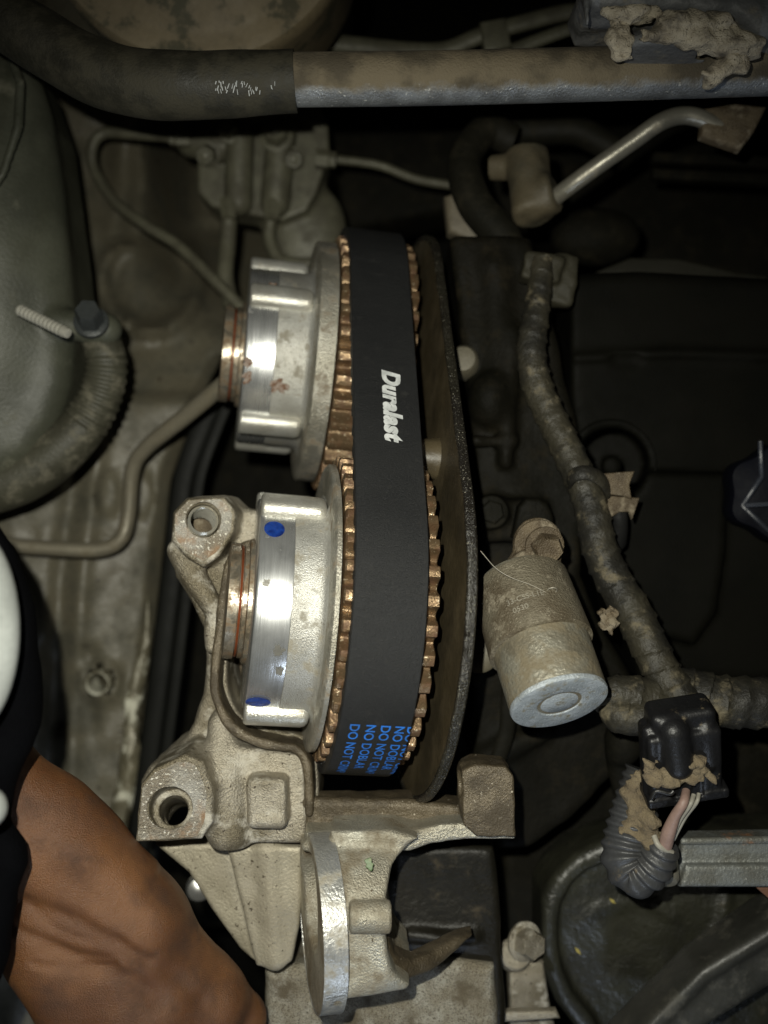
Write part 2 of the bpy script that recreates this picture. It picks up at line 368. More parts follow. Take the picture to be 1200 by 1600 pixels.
m_bcov = M('oily_black_cover', (.030, .030, .020), .38, 0, (.018, .018, .013), s2=.008, dirt=(.10, .08, .045), amt=.30, sd=.012, hard=.08, bump=.5, bs=.1, bump2=4, spec=.5)
m_rub = M('black_rubber_strip', (.010, .0105, .009), .6, 0, bump=.2, spec=.15)
m_strap = M('dark_grey_plastic_duct', (.045, .044, .037), .45, 0, (.03, .03, .025), dirt=(.08, .075, .06), amt=.38, bump=.4, bs=.08)
m_pink = M('pink_wire', (.36, .24, .20), .55, 0, bump=.3); m_wwire = M('pale_wire', (.38, .36, .30), .5, 0, bump=.3)
m_leaf = M('dry_leaf', (.45, .36, .08), .7, bump=.2); m_hair = M('pale_fibre', (.5, .46, .38), .5, bump=0)
m_box = M('oily_dark_box', (.014, .012, .008), .45, 0, (.010, .009, .006), dirt=(.06, .046, .026), amt=.34, sd=.012, hard=.1, bump=.6, bs=.1, bump2=2, spec=.25)
m_spk = M('oily_speckled_aluminium', (.52, .49, .40), .38, .5, (.34, .30, .22), s2=.02, speck=(.09, .07, .045), ss=.42, samt=.54, dirt=(.11, .088, .055), amt=.46, sd=.012, hard=.09, bump=1.4, bs=.4)

# ------------------------------------------------------------------ surroundings
def struct(name, geo, mat, **kw):
    o = obj(name, geo, mat, **kw); o['kind'] = 'structure'; return o
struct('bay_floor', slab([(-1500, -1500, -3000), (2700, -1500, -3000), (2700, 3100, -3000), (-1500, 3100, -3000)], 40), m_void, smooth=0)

# inner fender panel on the left
XR = [(-300, 560), (250, 540), (400, 470), (470, 400), (560, 345), (640, 305), (750, 266), (900, 250), (1050, 232), (1150, 219), (1310, 198), (1900, 150)]
def xr(py): return float(np.interp(py, [a for a, b in XR], [b for a, b in XR]))
def bumpf(x, c, w_): return math.exp(-((x-c)/w_)**2)
def fend(i, j):
    py = -300+i*(2200/219); e = xr(py); px = -700+(e+700)*(1-(1-j/139)**1.0) if False else (-700+j*10 if j < 55 else -150+(e+150)*(j-55)/84)
    z = -1000; q1 = max(0, min(1, (px-215)/110)); q2 = max(0, min(1, (520-py)/190)); z -= 420*q1*q1*(3-2*q1)*q2; z -= 260*max(0, min(1, (640-py)/420))
    z += 60*math.tanh((200-px)/160.)*(1 if py > 350 else .3)
    xc = np.interp(py, [300, 560, 900, 1300], [190, 140, 95, 70]); z -= 26*bumpf(px, xc, 16)
    z += 18*bumpf(px, xc+34, 14)
    # recessed patch and threaded hole surround
    z -= 34*(1/(1+math.exp(-(40-abs(px-112))/5)))*(1/(1+math.exp(-(62-abs(py-1078))/6)))
    r = math.hypot(px-157, py-1065); z += 26*math.exp(-((r-26)/9)**2); z -= 330*(r < 19)
    # oval openings behind the brake pipe
    for cx in (168, 222): z -= 22*(1/(1+math.exp((math.hypot((px-cx)/.55, py-772)-32)/3)))
    # stamped facets in the upper part
    d = (px-150)*.75+(py-480)*.35
    if py < 620: z -= 120*(1/(1+math.exp(-( (620-py)/60)))) * (1/(1+math.exp(-(d+60)/14))) - 10
    z += 70*bumpf(math.hypot(px-235, py-440), 75, 14)*(py > 380)
    z -= 190*(px > e-.5)*0
    z -= max(0, (px-(e-22)))*2.2 if py > 560 else 0
    z += 2.5*noise.noise(Vector((px*.03, py*.03, 0)))*3
    return px, py, z
t = thing('inner_fender', 'dusty olive sheet metal inner fender with a threaded hole, left of the engine bracket', 'body panel', P(100, 900, -1100))
obj('panel', sheet(220, 140, fend, 10), m_fend, t, smooth=60)
edge = [(xr(y)-14-4*math.sin(y*.03), y, -1002+14*math.sin(y*.011)) for y in range(930, 1420, 35)]
obj('worn_edge', tubeP(edge, [1, 7, 12, 15, 12, 17, 16, 18, 14, 17], seg=10, sub=4, rmod=lambda L, a: .25*noise.noise(Vector((L*.04, a, 3)))), m_fendw, t)
V, F = lathe([(-60, 36), (22, 33), (28, 30), (28, 25)]+[(28-9*k-(k % 2)*2, 23.5+2*(k % 2)) for k in range(1, 30)], P(157, 1065, -1000), (0, 0, 1), seg=32)
obj('threaded_collar', (V, F[:-2]), m_fendw, t)
for k, (dx, r, nm) in enumerate(((18, 15, 'thick black rubber edge strip beside the worn fender edge'), (44, 9, 'thin black rubber edge strip over the dark gap beside the fender'))):
    tag(obj('rubber_strip', tubeP([(xr(y)+dx, y, -960-30*k) for y in range(620, 1500, 60)], r, seg=14, sub=3, flat=.35), m_rub), nm, 'rubber strip', 'rubber strips along the fender edge')
# dark frame rail deep in the gap
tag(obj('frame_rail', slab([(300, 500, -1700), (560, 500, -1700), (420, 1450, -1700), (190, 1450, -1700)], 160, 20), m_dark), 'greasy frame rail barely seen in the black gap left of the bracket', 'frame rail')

# strut tower body upper left
ol = [(-300, 30), (-60, 40), (0, 62), (40, 92), (68, 180), (86, 300), (98, 400), (104, 460), (112, 530), (108, 600), (88, 660), (50, 715), (0, 750), (-300, 770)]
o2 = W2(ol, -560)
def f_strut(X, Y, Z):
    d2 = d_poly(X, Y, o2)
    d = ext(d2, Z, -820, -540, 45)
    a = d_ell(X, Y, Z, P(-60, 380, -560), (190, 460, 110)); d = smin(d, a, 60)
    b = d_cap(X, Y, Z, P(90, 505, -545), P(165, 515, -560), 30, 34); d = smin(d, b, 14)
    g = d_path(X, Y, Z, [P(5, 60, -470), P(32, 130, -455), P(28, 200, -450), P(5, 270, -445), P(-30, 320, -440)], 9); d = smin(d, g, 8)
    return d+wob(X, Y, Z, .012, 1.0)
t = thing('strut_tower', 'curved green grey strut tower body with a stud, along the upper left edge', 'strut tower', P(30, 500, -700))
obj('body', sdf(f_strut, tuple(P(-200, 860, -840)), tuple(P(260, -20, -420)), 7), m_strut, t, smooth=180)
tag(obj('ribbed_hose', tube([P(150, 520, -585), P(166, 560, -580), P(160, 610, -585), P(132, 662, -590), (P(90, 706, -595)), P(30, 745, -600), P(-60, 775, -600)], [40, 43, 45, 50, 56, 60, 60], seg=40, sub=30,
    rmod=lambda L, a: .045*math.cos(L*2*math.pi/17)*(1 if 60 < L < 215 else .0)), M('dusty_olive_rubber', (.062, .060, .042), .5, 0, (.045, .043, .03), dirt=(.12, .11, .08), amt=.4, sd=.03, bump=.6, spec=.35), smooth=60), 'dusty ribbed hose curving down from the fitting at the strut tower', 'hose')
tag(obj('threaded_stud', thread(P(30, 484, -440), P(106, 521, -385), 12, 11), M('zinc_stud', (.62, .60, .52), .4, .35, bump=.2)), 'bright threaded stud sticking out of the strut tower', 'stud')
tag(obj('hex_nut', hexbolt(P(143, 505, -520), (.1, .35, .93), 28, 44, phase=.5), M('dark_zinc_nut', (.05, .055, .055), .45, .2)), 'dark blue grey hex nut on the strut tower next to the stud', 'nut')

# brake pipes
tag(obj('brake_pipe', tubeP([(380, 575, -620), (350, 600, -650), (290, 650, -730), (228, 700, -800), (207, 735, -830), (201, 800, -850), (190, 840, -850), (160, 858, -850), (100, 858, -850), (20, 852, -850), (-80, 838, -850)], [13]*3+[12.5]*8, sub=8), m_bpipe), 'bent dusty metal brake pipe running from behind the upper pulley to the left', 'pipe')

# proportioning valve with its unions
t = thing('brake_valve_block', 'dull brake valve block with hex unions, below the black hose', 'valve', P(400, 260, -1150))
z0 = -1000
def f_valve(X, Y, Z):
    d = ext(d_poly(X, Y, W2([(308, 200), (470, 180), (512, 185), (515, 235), (495, 300), (478, 330), (440, 345), (330, 322), (308, 300)], z0)), Z, z0-120, z0, 7)
    d = smin(d, d_cap(X, Y, Z, P(375, 210, z0+30), P(372, 315, z0+20), 36), 4)
    d = smin(d, d_cap(X, Y, Z, P(440, 205, z0+30), P(430, 315, z0+20), 38), 4)
    d = smin(d, d_cap(X, Y, Z, P(300, 220, z0), P(345, 228, z0+10), 42), 4)
    d = smin(d, d_ell(X, Y, Z, P(475, 360, z0-90), (110, 130, 60)), 20)
    return d
obj('body', sdf(f_valve, tuple(P(270, 440, -1180)), tuple(P(580, 140, -880)), 5), m_valve, t, smooth=180)
for px, py, dz, ax, r in ((357, 205, 75, (0, .1, 1), 27), (432, 214, 78, (0, .1, 1), 32), (326, 240, 55, (-.1, -.5, 1), 25), (456, 248, 50, (.2, -.4, 1), 24)):
    obj('union_nut', hexbolt(P(px, py, z0+dz-22), ax, r, 34), m_valve, t)
    obj('union_nut', lathe([(30, r*.5), (52, r*.5), (54, r*.35)], P(px, py, z0+dz-22), ax, seg=20), m_valve, t)
for px, py, ax in ((290, 216, (-1, 0, .1)), (358, 318, (0, -1, .1)), (426, 320, (0, -1, .1)), (500, 248, (1, -.1, 0))):
    obj('union_nut', lathe([(-10, 24), (22, 24), (26, 20), (40, 20), (42, 14)], P(px, py, z0+40), ax, seg=6), m_valve, t)
for pts, r, lb in (([(280, 214, -970), (210, 210, -980), (165, 208, -990), (146, 225, -990), (146, 262, -1000), (175, 310, -980), (225, 350, -950), (280, 385, -930), (335, 438, -890), (390, 492, -870)], 9, 'thin brake line looping left from the valve block then down to the upper pulley'),
                   ([(358, 330, -970), (356, 380, -970), (352, 430, -950), (362, 480, -930)], 13, 'straight brake line going down from the left union of the valve block'),
                   ([(424, 335, -970), (421, 372, -970), (435, 402, -960), (462, 412, -950), (520, 410, -950)], 10, 'hooked brake line under the right union of the valve block'),
                   ([(512, 248, -990), (590, 258, -1010), (650, 280, -1010), (720, 292, -1010)], 7, 'thin brake line leading right from the valve block')):
    tag(obj('brake_line', tubeP(pts, r, seg=12), m_valve), lb, 'pipe', 'thin lines around the valve block')

# booster drum at the top
bc = P(302, -178, -450)
prof = [(0, 120), (-2, 170), (-12, 225), (-40, 262), (-46, 280), (-44, 300), (-48, 325), (-60, 335), (-90, 336), (-360, 330)]
tag(obj('brake_booster', lathe([(t_, r_) for t_, r_ in prof[::-1]], bc+Vector((0, 0, 20)), (0.02, -.12, .99), seg=96), m_boost), 'round dusty brown brake booster shell at the top edge', 'brake booster')

# black hose and steel cross tube
t = thing('cross_tube', 'dusty steel tube with a black rubber hose on its left end, across the top', 'tube', P(600, 120, -250))
obj('steel_tube', tube([P(448, 125, -190), P(640, 123, -190), P(860, 118, -195), P(1060, 112, -200), P(1320, 104, -200)], 45, seg=40, sub=6), m_pipe, t)
obj('rubber_hose', tube([P(-140, -60, -240), P(-40, 0, -240), P(60, 62, -230), P(140, 108, -215), P(215, 130, -200), P(300, 134, -190), P(400, 130, -190), P(462, 127, -190)], [56, 56, 56, 57, 58, 57, 54, 52], seg=40, sub=10,
     rmod=lambda L, a: .012*math.sin(L*.05)), m_hose, t)
sg = []
random.seed(3)
for k in range(34):
    x = random.choice([random.uniform(330, 372), random.uniform(378, 430)]); y = 132+random.uniform(-7, 9)+.02*(x-330)
    sg.append(tube([P(x, y, -190+56), P(x+random.uniform(-3, 2), y+random.uniform(3, 9), -190+55)], random.uniform(.5, 1.0), seg=5, sub=1))
obj('scuff_mark', join(*sg), m_white, t)

# things right of it: silver pipe, tab, hoses
tag(obj('silver_pipe', tubeP([(850, 325, -575), (876, 302, -520), (930, 262, -480), (990, 220, -455), (1030, 192, -440), (1062, 181, -440), (1092, 184, -440), (1125, 200, -445)], 13.5, sub=8, seg=24), m_silver), 'plain bent silver pipe below the cross tube, upper right', 'pipe')
tag(obj('tan_tab', slab([(1100, 168, -430), (1150, 160, -430), (1200, 165, -430), (1180, 205, -425), (1158, 234, -425), (1096, 212, -425)], 26, 10), m_soltop), 'muddy brown metal tab at the end of the silver pipe', 'bracket')
tag(obj('coolant_hose', tubeP([(800, 220, -700), (765, 205, -690), (738, 225, -670), (725, 262, -640), (742, 318, -600), (785, 372, -570), (812, 430, -560)], [26, 26, 26, 27, 28, 28, 26], seg=24, sub=8), m_dhose), 'dark curved rubber hose right above the timing belt end', 'hose')
def f_plug(X, Y, Z):
    d = d_cyl(X, Y, Z, P(822, 235, -600), P(835, 340, -540), 46, 16)
    d = smin(d, d_cyl(X, Y, Z, P(822, 320, -560), P(868, 300, -530), 44, 12), 10)
    return smin(d, d_cyl(X, Y, Z, P(765, 262, -620), P(800, 262, -600), 26, 6), 6)+wob(X, Y, Z, .04, 1.6)
tag(obj('pipe_joint', sdf(f_plug, tuple(P(740, 390, -680)), tuple(P(920, 200, -470)), 5), M('dusty_rubber_joint', (.11, .09, .055), .6, 0, (.05, .045, .03), bump=.6)), 'dusty brown rubber joint at the lower end of the silver pipe', 'pipe joint')
tag(obj('tan_bracket', slab([(694, 305, -640), (730, 292, -640), (775, 318, -640), (792, 350, -640), (760, 372, -640), (742, 380, -640), (700, 362, -640)], 50, 14), M('tan_metal', (.13, .11, .075), .6, .1, dirt=(.05, .04, .025), amt=.4)), 'tan metal bracket behind the curved rubber hose', 'bracket')
tag(obj('elbow_pipe', tubeP([(780, 150, -900), (760, 190, -900), (820, 205, -880), (900, 205, -860), (960, 235, -850)], 22, seg=20), m_dhose), 'dark pipe passing behind the silver pipe under the cross tube', 'pipe')
for pts, rr, lb in (([(590, 75, -900), (690, 78, -900), (760, 52, -880), (880, 20, -870), (920, 22, -870)], 13, 'dim grey rod above the cross tube with a clip on it'),
                    ([(800, 78, -860), (900, 42, -850), (960, 30, -850)], 10, 'shorter dim rod above the cross tube near the muddy clamp'),
                    ([(440, 72, -1000), (500, 66, -1000), (640, 80, -1000)], 14, 'dim grey rod just right of the brake booster')):
    tag(obj('linkage_rod', tubeP(pts, rr, seg=12, flat=.6), m_valve), lb, 'rod', 'dim rods above the cross tube')
tag(obj('rod_clip', slab([(750, 34, -850), (790, 26, -850), (800, 72, -850), (758, 80, -850)], 40, 6), m_valve), 'small square clip on the dim rod above the cross tube', 'clip')

# muddy clamp top right
def f_clamp(X, Y, Z):
    d = ext(d_poly(X, Y, W2([(985, 55), (1020, 45), (1120, 70), (1125, 110), (1100, 130), (1000, 112), (985, 90)], -90)), Z, -190, -80, 16)
    d = smin(d, ext(d_poly(X, Y, W2([(900, -40), (1260, -60), (1260, 75), (1190, 60), (1140, 30), (1060, 20), (1000, 18), (920, 15)], -110)), Z, -260, -90, 20), 15)
    d = smin(d, d_cap(X, Y, Z, P(915, 0, -110), P(910, 32, -90), 12), 8)
    return d+wob(X, Y, Z, .05, 2.5)
t = thing('muddy_clamp', 'broken grey plastic clamp caked in dried mud, top right over the cross tube', 'clamp', P(1060, 60, -150))
obj('clamp_body', sdf(f_clamp, tuple(P(880, 150, -290)), tuple(P(1300, -60, -50)), 4.5), m_grey, t, smooth=180)
def mudlump(cs, seed, lo, hi, h=3.5):
    def f(X, Y, Z):
        d = None
        for (px, py, z, a, b, c) in cs:
            q = d_ell(X, Y, Z, P(px, py, z), (a, b, c)); d = q if d is None else smin(d, q, 10)
        return d+wob(X, Y, Z, .07, 3.2, seed)+wob(X, Y, Z, .17, 1.2, seed+2)
    return sdf(f, lo, hi, h)
obj('mud_lump', mudlump([(985, 22, -95, 50, 18, 20), (1080, 48, -75, 75, 30, 26), (1140, 68, -75, 50, 22, 22), (1165, 85, -85, 26, 14, 16)], 0, tuple(P(930, 110, -130)), tuple(P(1210, -10, -40))), m_mud, t, smooth=180)
obj('mud_lump', mudlump([(960, 55, -95, 12, 34, 14), (978, 62, -95, 18, 26, 12), (962, 75, -95, 10, 14, 10)], 1.3, tuple(P(930, 110, -130)), tuple(P(1010, 10, -60))), m_mud, t, smooth=180)
obj('mud_lump', mudlump([(1122, 112, -90, 24, 18, 14), (1150, 98, -85, 22, 18, 14), (1115, 125, -95, 14, 10, 12)], 2.1, tuple(P(1080, 150, -130)), tuple(P(1190, 70, -60))), m_mud, t, smooth=180)

# firewall things on the upper right (dim)
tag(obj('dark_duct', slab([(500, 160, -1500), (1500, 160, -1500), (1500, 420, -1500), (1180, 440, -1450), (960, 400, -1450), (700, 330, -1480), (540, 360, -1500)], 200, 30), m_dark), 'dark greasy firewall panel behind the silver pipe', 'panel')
for y, zz in ((236, -900), (262, -905)):
    tag(obj('dark_rail', slab([(1020, y, zz), (1300, y+12, zz), (1300, y+30, zz), (1020, y+16, zz)], 30, 5), m_dark), ('upper' if y < 250 else 'lower')+' of two thin dark rails under the tan tab at the right edge', 'rail', 'dark rails at the right edge')
tag(obj('curved_plate', slab([(930, 425, -800), (985, 402, -800), (1060, 404, -790), (1150, 425, -790), (1200, 430, -790), (1200, 448, -800), (1050, 445, -800), (960, 440, -800)], 20, 6), M('dim_grey_plate', (.018, .017, .012), .6, spec=.1)), 'dim curved metal plate above the black valve cover', 'plate')
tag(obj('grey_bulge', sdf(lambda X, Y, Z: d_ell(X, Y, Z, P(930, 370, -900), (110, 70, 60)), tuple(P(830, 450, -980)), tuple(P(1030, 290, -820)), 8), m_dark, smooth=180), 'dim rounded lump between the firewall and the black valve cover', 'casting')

# ------------------------------------------------------------------ cylinder head and valve cover, right
def f_head(X, Y, Z):
    d = ext(d_poly(X, Y, W2([(700, 360), (830, 370), (880, 560), (920, 760), (905, 900), (1000, 1080), (960, 1220), (830, 1330), (780, 1330), (735, 1180), (742, 900), (735, 640)], -480)), Z, -1100, -480, 20)
    d = smin(d, d_cap(X, Y, Z, P(770, 420, -500), P(782, 560, -500), 34), 20)
    d = smin(d, d_ell(X, Y, Z, P(765, 625, -480), (46, 60, 50)), 12)
    d = smin(d, d_cap(X, Y, Z, P(800, 520, -480), P(790, 720, -470), 16), 16)
    d = smin(d, d_cap(X, Y, Z, P(745, 690, -460), P(800, 690, -470), 14), 10)
    d = smin(d, d_cyl(X, Y, Z, P(768, 800, -480), P(768, 800, -395), 34, 8), 8)
    d = smin(d, d_box(X, Y, Z, P(800, 815, -470), (70, 42, 50), None, 12), 10)
    d = smin(d, d_cap(X, Y, Z, P(760, 1180, -480), P(850, 1140, -470), 22), 18)
    return d+wob(X, Y, Z, .018, 3)
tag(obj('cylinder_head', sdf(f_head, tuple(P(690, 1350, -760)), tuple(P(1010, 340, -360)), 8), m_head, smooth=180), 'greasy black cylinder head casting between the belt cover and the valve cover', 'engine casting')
tag(obj('head_bolt', hexbolt(P(768, 800, -396), (0, 0, 1), 24, 16), m_dark), 'greasy bolt head on the casting left of the solenoid bolt', 'bolt')
for px, py, rx, lb in ((732, 562, 30, 'pale round plug peeking out beside the belt cover at mid height'), (755, 1018, 40, 'pale round boss between the belt cover and the solenoid')):
    tag(obj('core_plug', lathe([(-60, rx), (0, rx), (9, rx*.8), (12, rx*.4)], P(px-8, py, -455 if py < 700 else -300), (-.15, .1, 1), seg=36), M('pale_dusty_metal', (.13, .115, .08), .6, .1)), lb, 'plug', 'pale plugs beside the belt cover')

t = thing('valve_cover', 'large matt black valve cover with a round well, filling the right side', 'engine cover', P(1050, 700, -700))
def f_vc(X, Y, Z):
    d = ext(d_poly(X, Y, W2([(880, 425), (1000, 420), (1350, 440), (1350, 1075), (1000, 1060), (960, 900), (905, 740), (885, 600)], -520)), Z, -900, -520, 26)
    d = smin(d, ext(d_poly(X, Y, W2([(1005, 735), (1145, 738), (1140, 860), (1125, 960), (1090, 1010), (990, 985), (960, 850)], -480)), Z, -600, -492, 14), 8)
    d = smax(d, -d_cyl(X, Y, Z, P(955, 725, -760), P(955, 725, -400), 74, 4), 10)
    d = smin(d, np.abs(np.sqrt((X-P(955, 725, -520).x)**2+(Y-P(955, 725, -520).y)**2+(Z+516)**2*1)-86)*1.0-5, 4) if False else d
    d = smin(d, d_cyl(X, Y, Z, P(955, 728, -760), P(955, 728, -560), 22, 10), 6)
    d = smin(d, d_path(X, Y, Z, [P(900, 560, -520), P(1050, 552, -520), P(1300, 560, -520)], 10), 10)
    d = smax(d, -d_cap(X, Y, Z, P(965, 562, -505), P(995, 562, -505), 18), 8)
    return d
obj('cover_body', sdf(f_vc, tuple(P(860, 1110, -780)), tuple(P(1300, 390, -440)), 8), m_vcov, t, smooth=180)
vr = []
for k in range(49):
    a = math.pi*(-.15+1.3*k/48); c_ = P(955, 725, -512); vr.append(c_+Vector((math.cos(a)*92, math.sin(a)*92, 0)))
obj('well_rim', tube(vr, 2.2, seg=8, sub=1), m_vcov, t)
t = thing('oil_filler_cap', 'dark blue black oil filler cap with raised ribs at the right edge', 'cap', P(1205, 765, -420))
obj('cap_body', lathe([(-80, 90), (-20, 92), (-6, 86), (0, 70), (2, 20)], P(1215, 770, -400), (-.1, 0, 1), seg=64, rf=lambda a, t: 1+.07*math.cos(6*a)), M('blue_black_plastic', (.003, .0035, .007), .6, bump=.2, spec=.08), t)
for p, q in (((1160, 790), (1240, 785)), ((1160, 790), (1190, 745)), ((1160, 790), (1200, 828)), ((1190, 745), (1188, 690)), ((1200, 828), (1240, 850))):
    obj('cap_rib', tube([P(*p, -396), P((p[0]+q[0])/2, (p[1]+q[1])/2, -386), P(*q, -390)], 5, seg=8, sub=4), M('blue_black_rib', (.03, .034, .045), .4), t)

# ------------------------------------------------------------------ timing drive
b_, c_ = .085, .166
nrm = Vector((1, -b_, -c_)).normalized()
Q = Vector((1, 0, 0)).rotation_difference(nrm).to_matrix()
def planeX(Y, Z): return 18+b_*Y+c_*Z
CL = Vector((planeX(-178, -275), -178, -275)); CU = Vector((planeX(318, -655), 318, -655))
RT = 275.; GR = 251.
relU = Q.transposed() @ (CU-CL)
def loc2w(x, y, z): return CL + Q @ Vector((x, y, z))

def polar(rf, st, N=144, close=True):
    V = []; F = []
    for x, k in st:
        for i in range(N):
            a = 2*math.pi*i/N; r = rf(a)*k if k < 2 else k; V.append((x, math.sin(a)*r, math.cos(a)*r))
    m = len(st)
    for i in range(m-1):
        for k in range(N):
            a = i*N+k; b = i*N+(k+1) % N; F.append((a, b, b+N, a+N))
    F.append(tuple(range(N))[::-1]); F.append(tuple(range((m-1)*N, m*N)))
    return V, F
def toothr(a):
    u = (36*a/(2*math.pi)) % 1                       # flat crowns, scooped grooves
    if u < .40: return RT-1.2*abs(u-.2)/.2
    return RT-1.2-(RT-GR)*math.sin(math.pi*(u-.40)/.60)**.75
def drumr(bosses):
    def f(a):                                        # a from +Z (towards camera), positive to +Y
        r = 205.
        for bc, bw, bh in bosses:
            d = (a-bc+math.pi) % (2*math.pi)-math.pi
            r += bh*math.sqrt(max(0, 1-(d/bw)**2))
        return r
    return f
def patch(xc, ac, rad, r0, N=40, seed=None, sx=1.0):
    V = [(xc, math.sin(ac)*r0, math.cos(ac)*r0)]; F = []
    for ring in (.35, .7, 1.0):
        for k in range(N):
            t_ = 2*math.pi*k/N; q = rad*ring
            if seed is not None: q *= .75+.6*noise.noise(Vector((math.cos(t_)*1.6, math.sin(t_)*1.6, seed)))+.25*noise.noise(Vector((math.cos(t_)*5, math.sin(t_)*5, seed)))
            x = xc+math.cos(t_)*q*sx; a = ac+math.sin(t_)*q/r0
            V.append((x, math.sin(a)*r0, math.cos(a)*r0))
    for k in range(N):
        F.append((0, 1+k, 1+(k+1) % N))
        for ring in (0, 1): 
            a = 1+ring*N+k; b = 1+ring*N+(k+1) % N; F.append((a, a+N, b+N, b))
    return V, F
def sprocket(label, center, phase, xd, xl, bosses, hub_l, seam):
    t = thing('cam_sprocket', label, 'sprocket', center, 'toothed camshaft sprockets')
    t.rotation_euler = Q.to_euler()
    def add(n, g, m, sm=35): return obj(n, g, m, t, smooth=sm, local=True)
    N = 36*14
    V, F = polar(toothr, [(-68, .985), (-66, 1.), (84, 1.), (86, .985)], N)
    ca, sa = math.cos(phase), math.sin(phase)
    V = [(x, y*ca-z*sa, y*sa+z*ca) for x, y, z in V]
    add('toothed_ring', (V, F), m_tooth, 30)
    add('flange_disc', polar(lambda a: 259., [(xd, .95), (xd+2, .985), (xd+6, 1.), (-72.5, 1.)], 160), m_disc)
    def rf(a):                                       # full radius between the upper two lugs, stepped back beyond them
        d_ = (a+math.pi) % (2*math.pi)-math.pi
        return 204. if R(bosses[1]) < d_ < R(bosses[0]) else 188.
    for bdeg in bosses:
        ba = R(bdeg); cy_, cz_ = math.sin(ba)*199, math.cos(ba)*199
        def barpts(x0, x1, r, e0, e1):
            V = []; F = []; st = [(x0, .80 if e0 else .97), (x0+2, .93 if e0 else 1), (x0+6, 1.)] + ([(x1-14, 1.), (x1-7, .93), (x1-2, .75), (x1, .4)] if e1 else [(x1, 1.)])
            for x, k in st:
                for i in range(28):
                    a = 2*math.pi*i/28; u = math.copysign(abs(math.cos(a))**.8, math.cos(a))*r*k; v = math.copysign(abs(math.sin(a))**.8, math.sin(a))*r*k*1.05
                    V.append((x, cy_+u*math.sin(ba)+v*math.cos(ba), cz_+u*math.cos(ba)-v*math.sin(ba)))
            m_ = len(st)
            for i in range(m_-1):
                for q in range(28):
                    a = i*28+q; b = i*28+(q+1) % 28; F.append((a, b, b+28, a+28))
            F.append(tuple(range(28))[::-1]); F.append(tuple(range((m_-1)*28, m_*28))); return V, F
        add('bolt_lug', barpts(xl+1, xd-3, 25, True, True), m_lugm, 40)
    add('housing', polar(rf, [(seam+.3, .997), (seam+1, 1.), (xd-14, 1.), (xd-7, 1.012), (xd-2, 1.035), (xd, 1.075), (xd+1, 1.08)], 360), m_hous, 35)
    add('front_ring', polar(rf, [(xl, .972), (xl+1.5, .985), (xl+5, .992), (seam, .993)], 360), m_pol, 35)
    hb_ = add('hub', polar(lambda a: 104., [(xl-hub_l, .9), (xl-hub_l+3, 1.), (xl-hub_l+20, 1.), (xl-hub_l+21, .93), (xl-hub_l+27, .93), (xl-hub_l+28, .98), (xl+2, .98)], 120), m_steel)
    cr_ = add('copper_ring', polar(lambda a: 100., [(xl-hub_l+22, .99), (xl-hub_l+24, 1.0), (xl-hub_l+26, .99)], 120), m_copper); cr_.parent = hb_
    add('outer_plate', polar(lambda a: 112., [(xl-9, .97), (xl-7, 1.), (xl+1, 1.)], 120), m_steel)
    return t, add
spL, addL = sprocket('nearer cam sprocket with blue paint dots on its polished drum', CL, .04, -86, -202,
    (58, -62, 180, 120, -120), 44, -143)
spU, addU = sprocket('farther cam sprocket with a thick grey disc and brown stains on its drum', CU, .10, -114, -246,
    (28, -49, 100, -120, 170), 46, -186)
addL('blue_paint_dot', patch(-178, R(42), 17, 205.3*.993+.5), m_mark)
addL('blue_paint_dot', patch(-180, R(-49), 15, 205, sx=1.4), m_mark)
for xc, ac, rd, sd in ((-186, 14, 8, 1.), (-157, -17, 11, 2.), (-152, -27, 9, 3.)):
    addL('grey_stain', patch(xc, R(ac), rd, 204.4, seed=sd), M('grey_stain', (.22, .21, .18), .5, .3))
for xc, ac, rd, sd in ((-176, -23, 22, 4.), (-238, -12, 12, 5.), (-236, -20, 14, 6.), (-200, 38, 9, 7.)):
    addU('brown_stain', patch(xc, R(ac), rd, 206 if xc > -186 else 204.2, seed=sd), m_rustp)

# belt path: hull of lower cam, upper cam and the crank far below (local y, z)
def hull_path(circs, off):
    """circs in clockwise order seen with +y left.. tangent loop round circles; returns dense points"""
    pts = []; n = len(circs); ang = []
    for i in range(n):
        (y0, z0_, r0), (y1, z1_, r1) = circs[i], circs[(i+1) % n]
        dy, dz = y1-y0, z1_-z0_; L = math.hypot(dy, dz); th = math.atan2(dz, dy)
        be = math.asin(((r0+off)-(r1+off))/L); ang.append(th+math.pi/2-be)   # outward normal direction of tangent
    out = []
    for i in range(n):
        y0, z0_, r0 = circs[i]; r = r0+off
        a0 = ang[i-1]; a1 = ang[i]
        while a1 > a0: a1 -= 2*math.pi
        while a1 < a0-2*math.pi: a1 += 2*math.pi
        k = max(2, int(abs(a1-a0)*r/4))
        for j in range(k+1):
            a = a0+(a1-a0)*j/k; out.append((y0+math.cos(a)*r, z0_+math.sin(a)*r, math.cos(a), math.sin(a)))
    # densify straights
    res = []
    for i in range(len(out)):
        p, q = out[i], out[(i+1) % len(out)]; L = math.hypot(q[0]-p[0], q[1]-p[1]); k = max(1, int(L/4.5))
        for j in range(k):
            t_ = j/k; res.append(tuple(p[m_]+(q[m_]-p[m_])*t_ for m_ in range(4)))
    return res
yU, zU = relU.y, relU.z
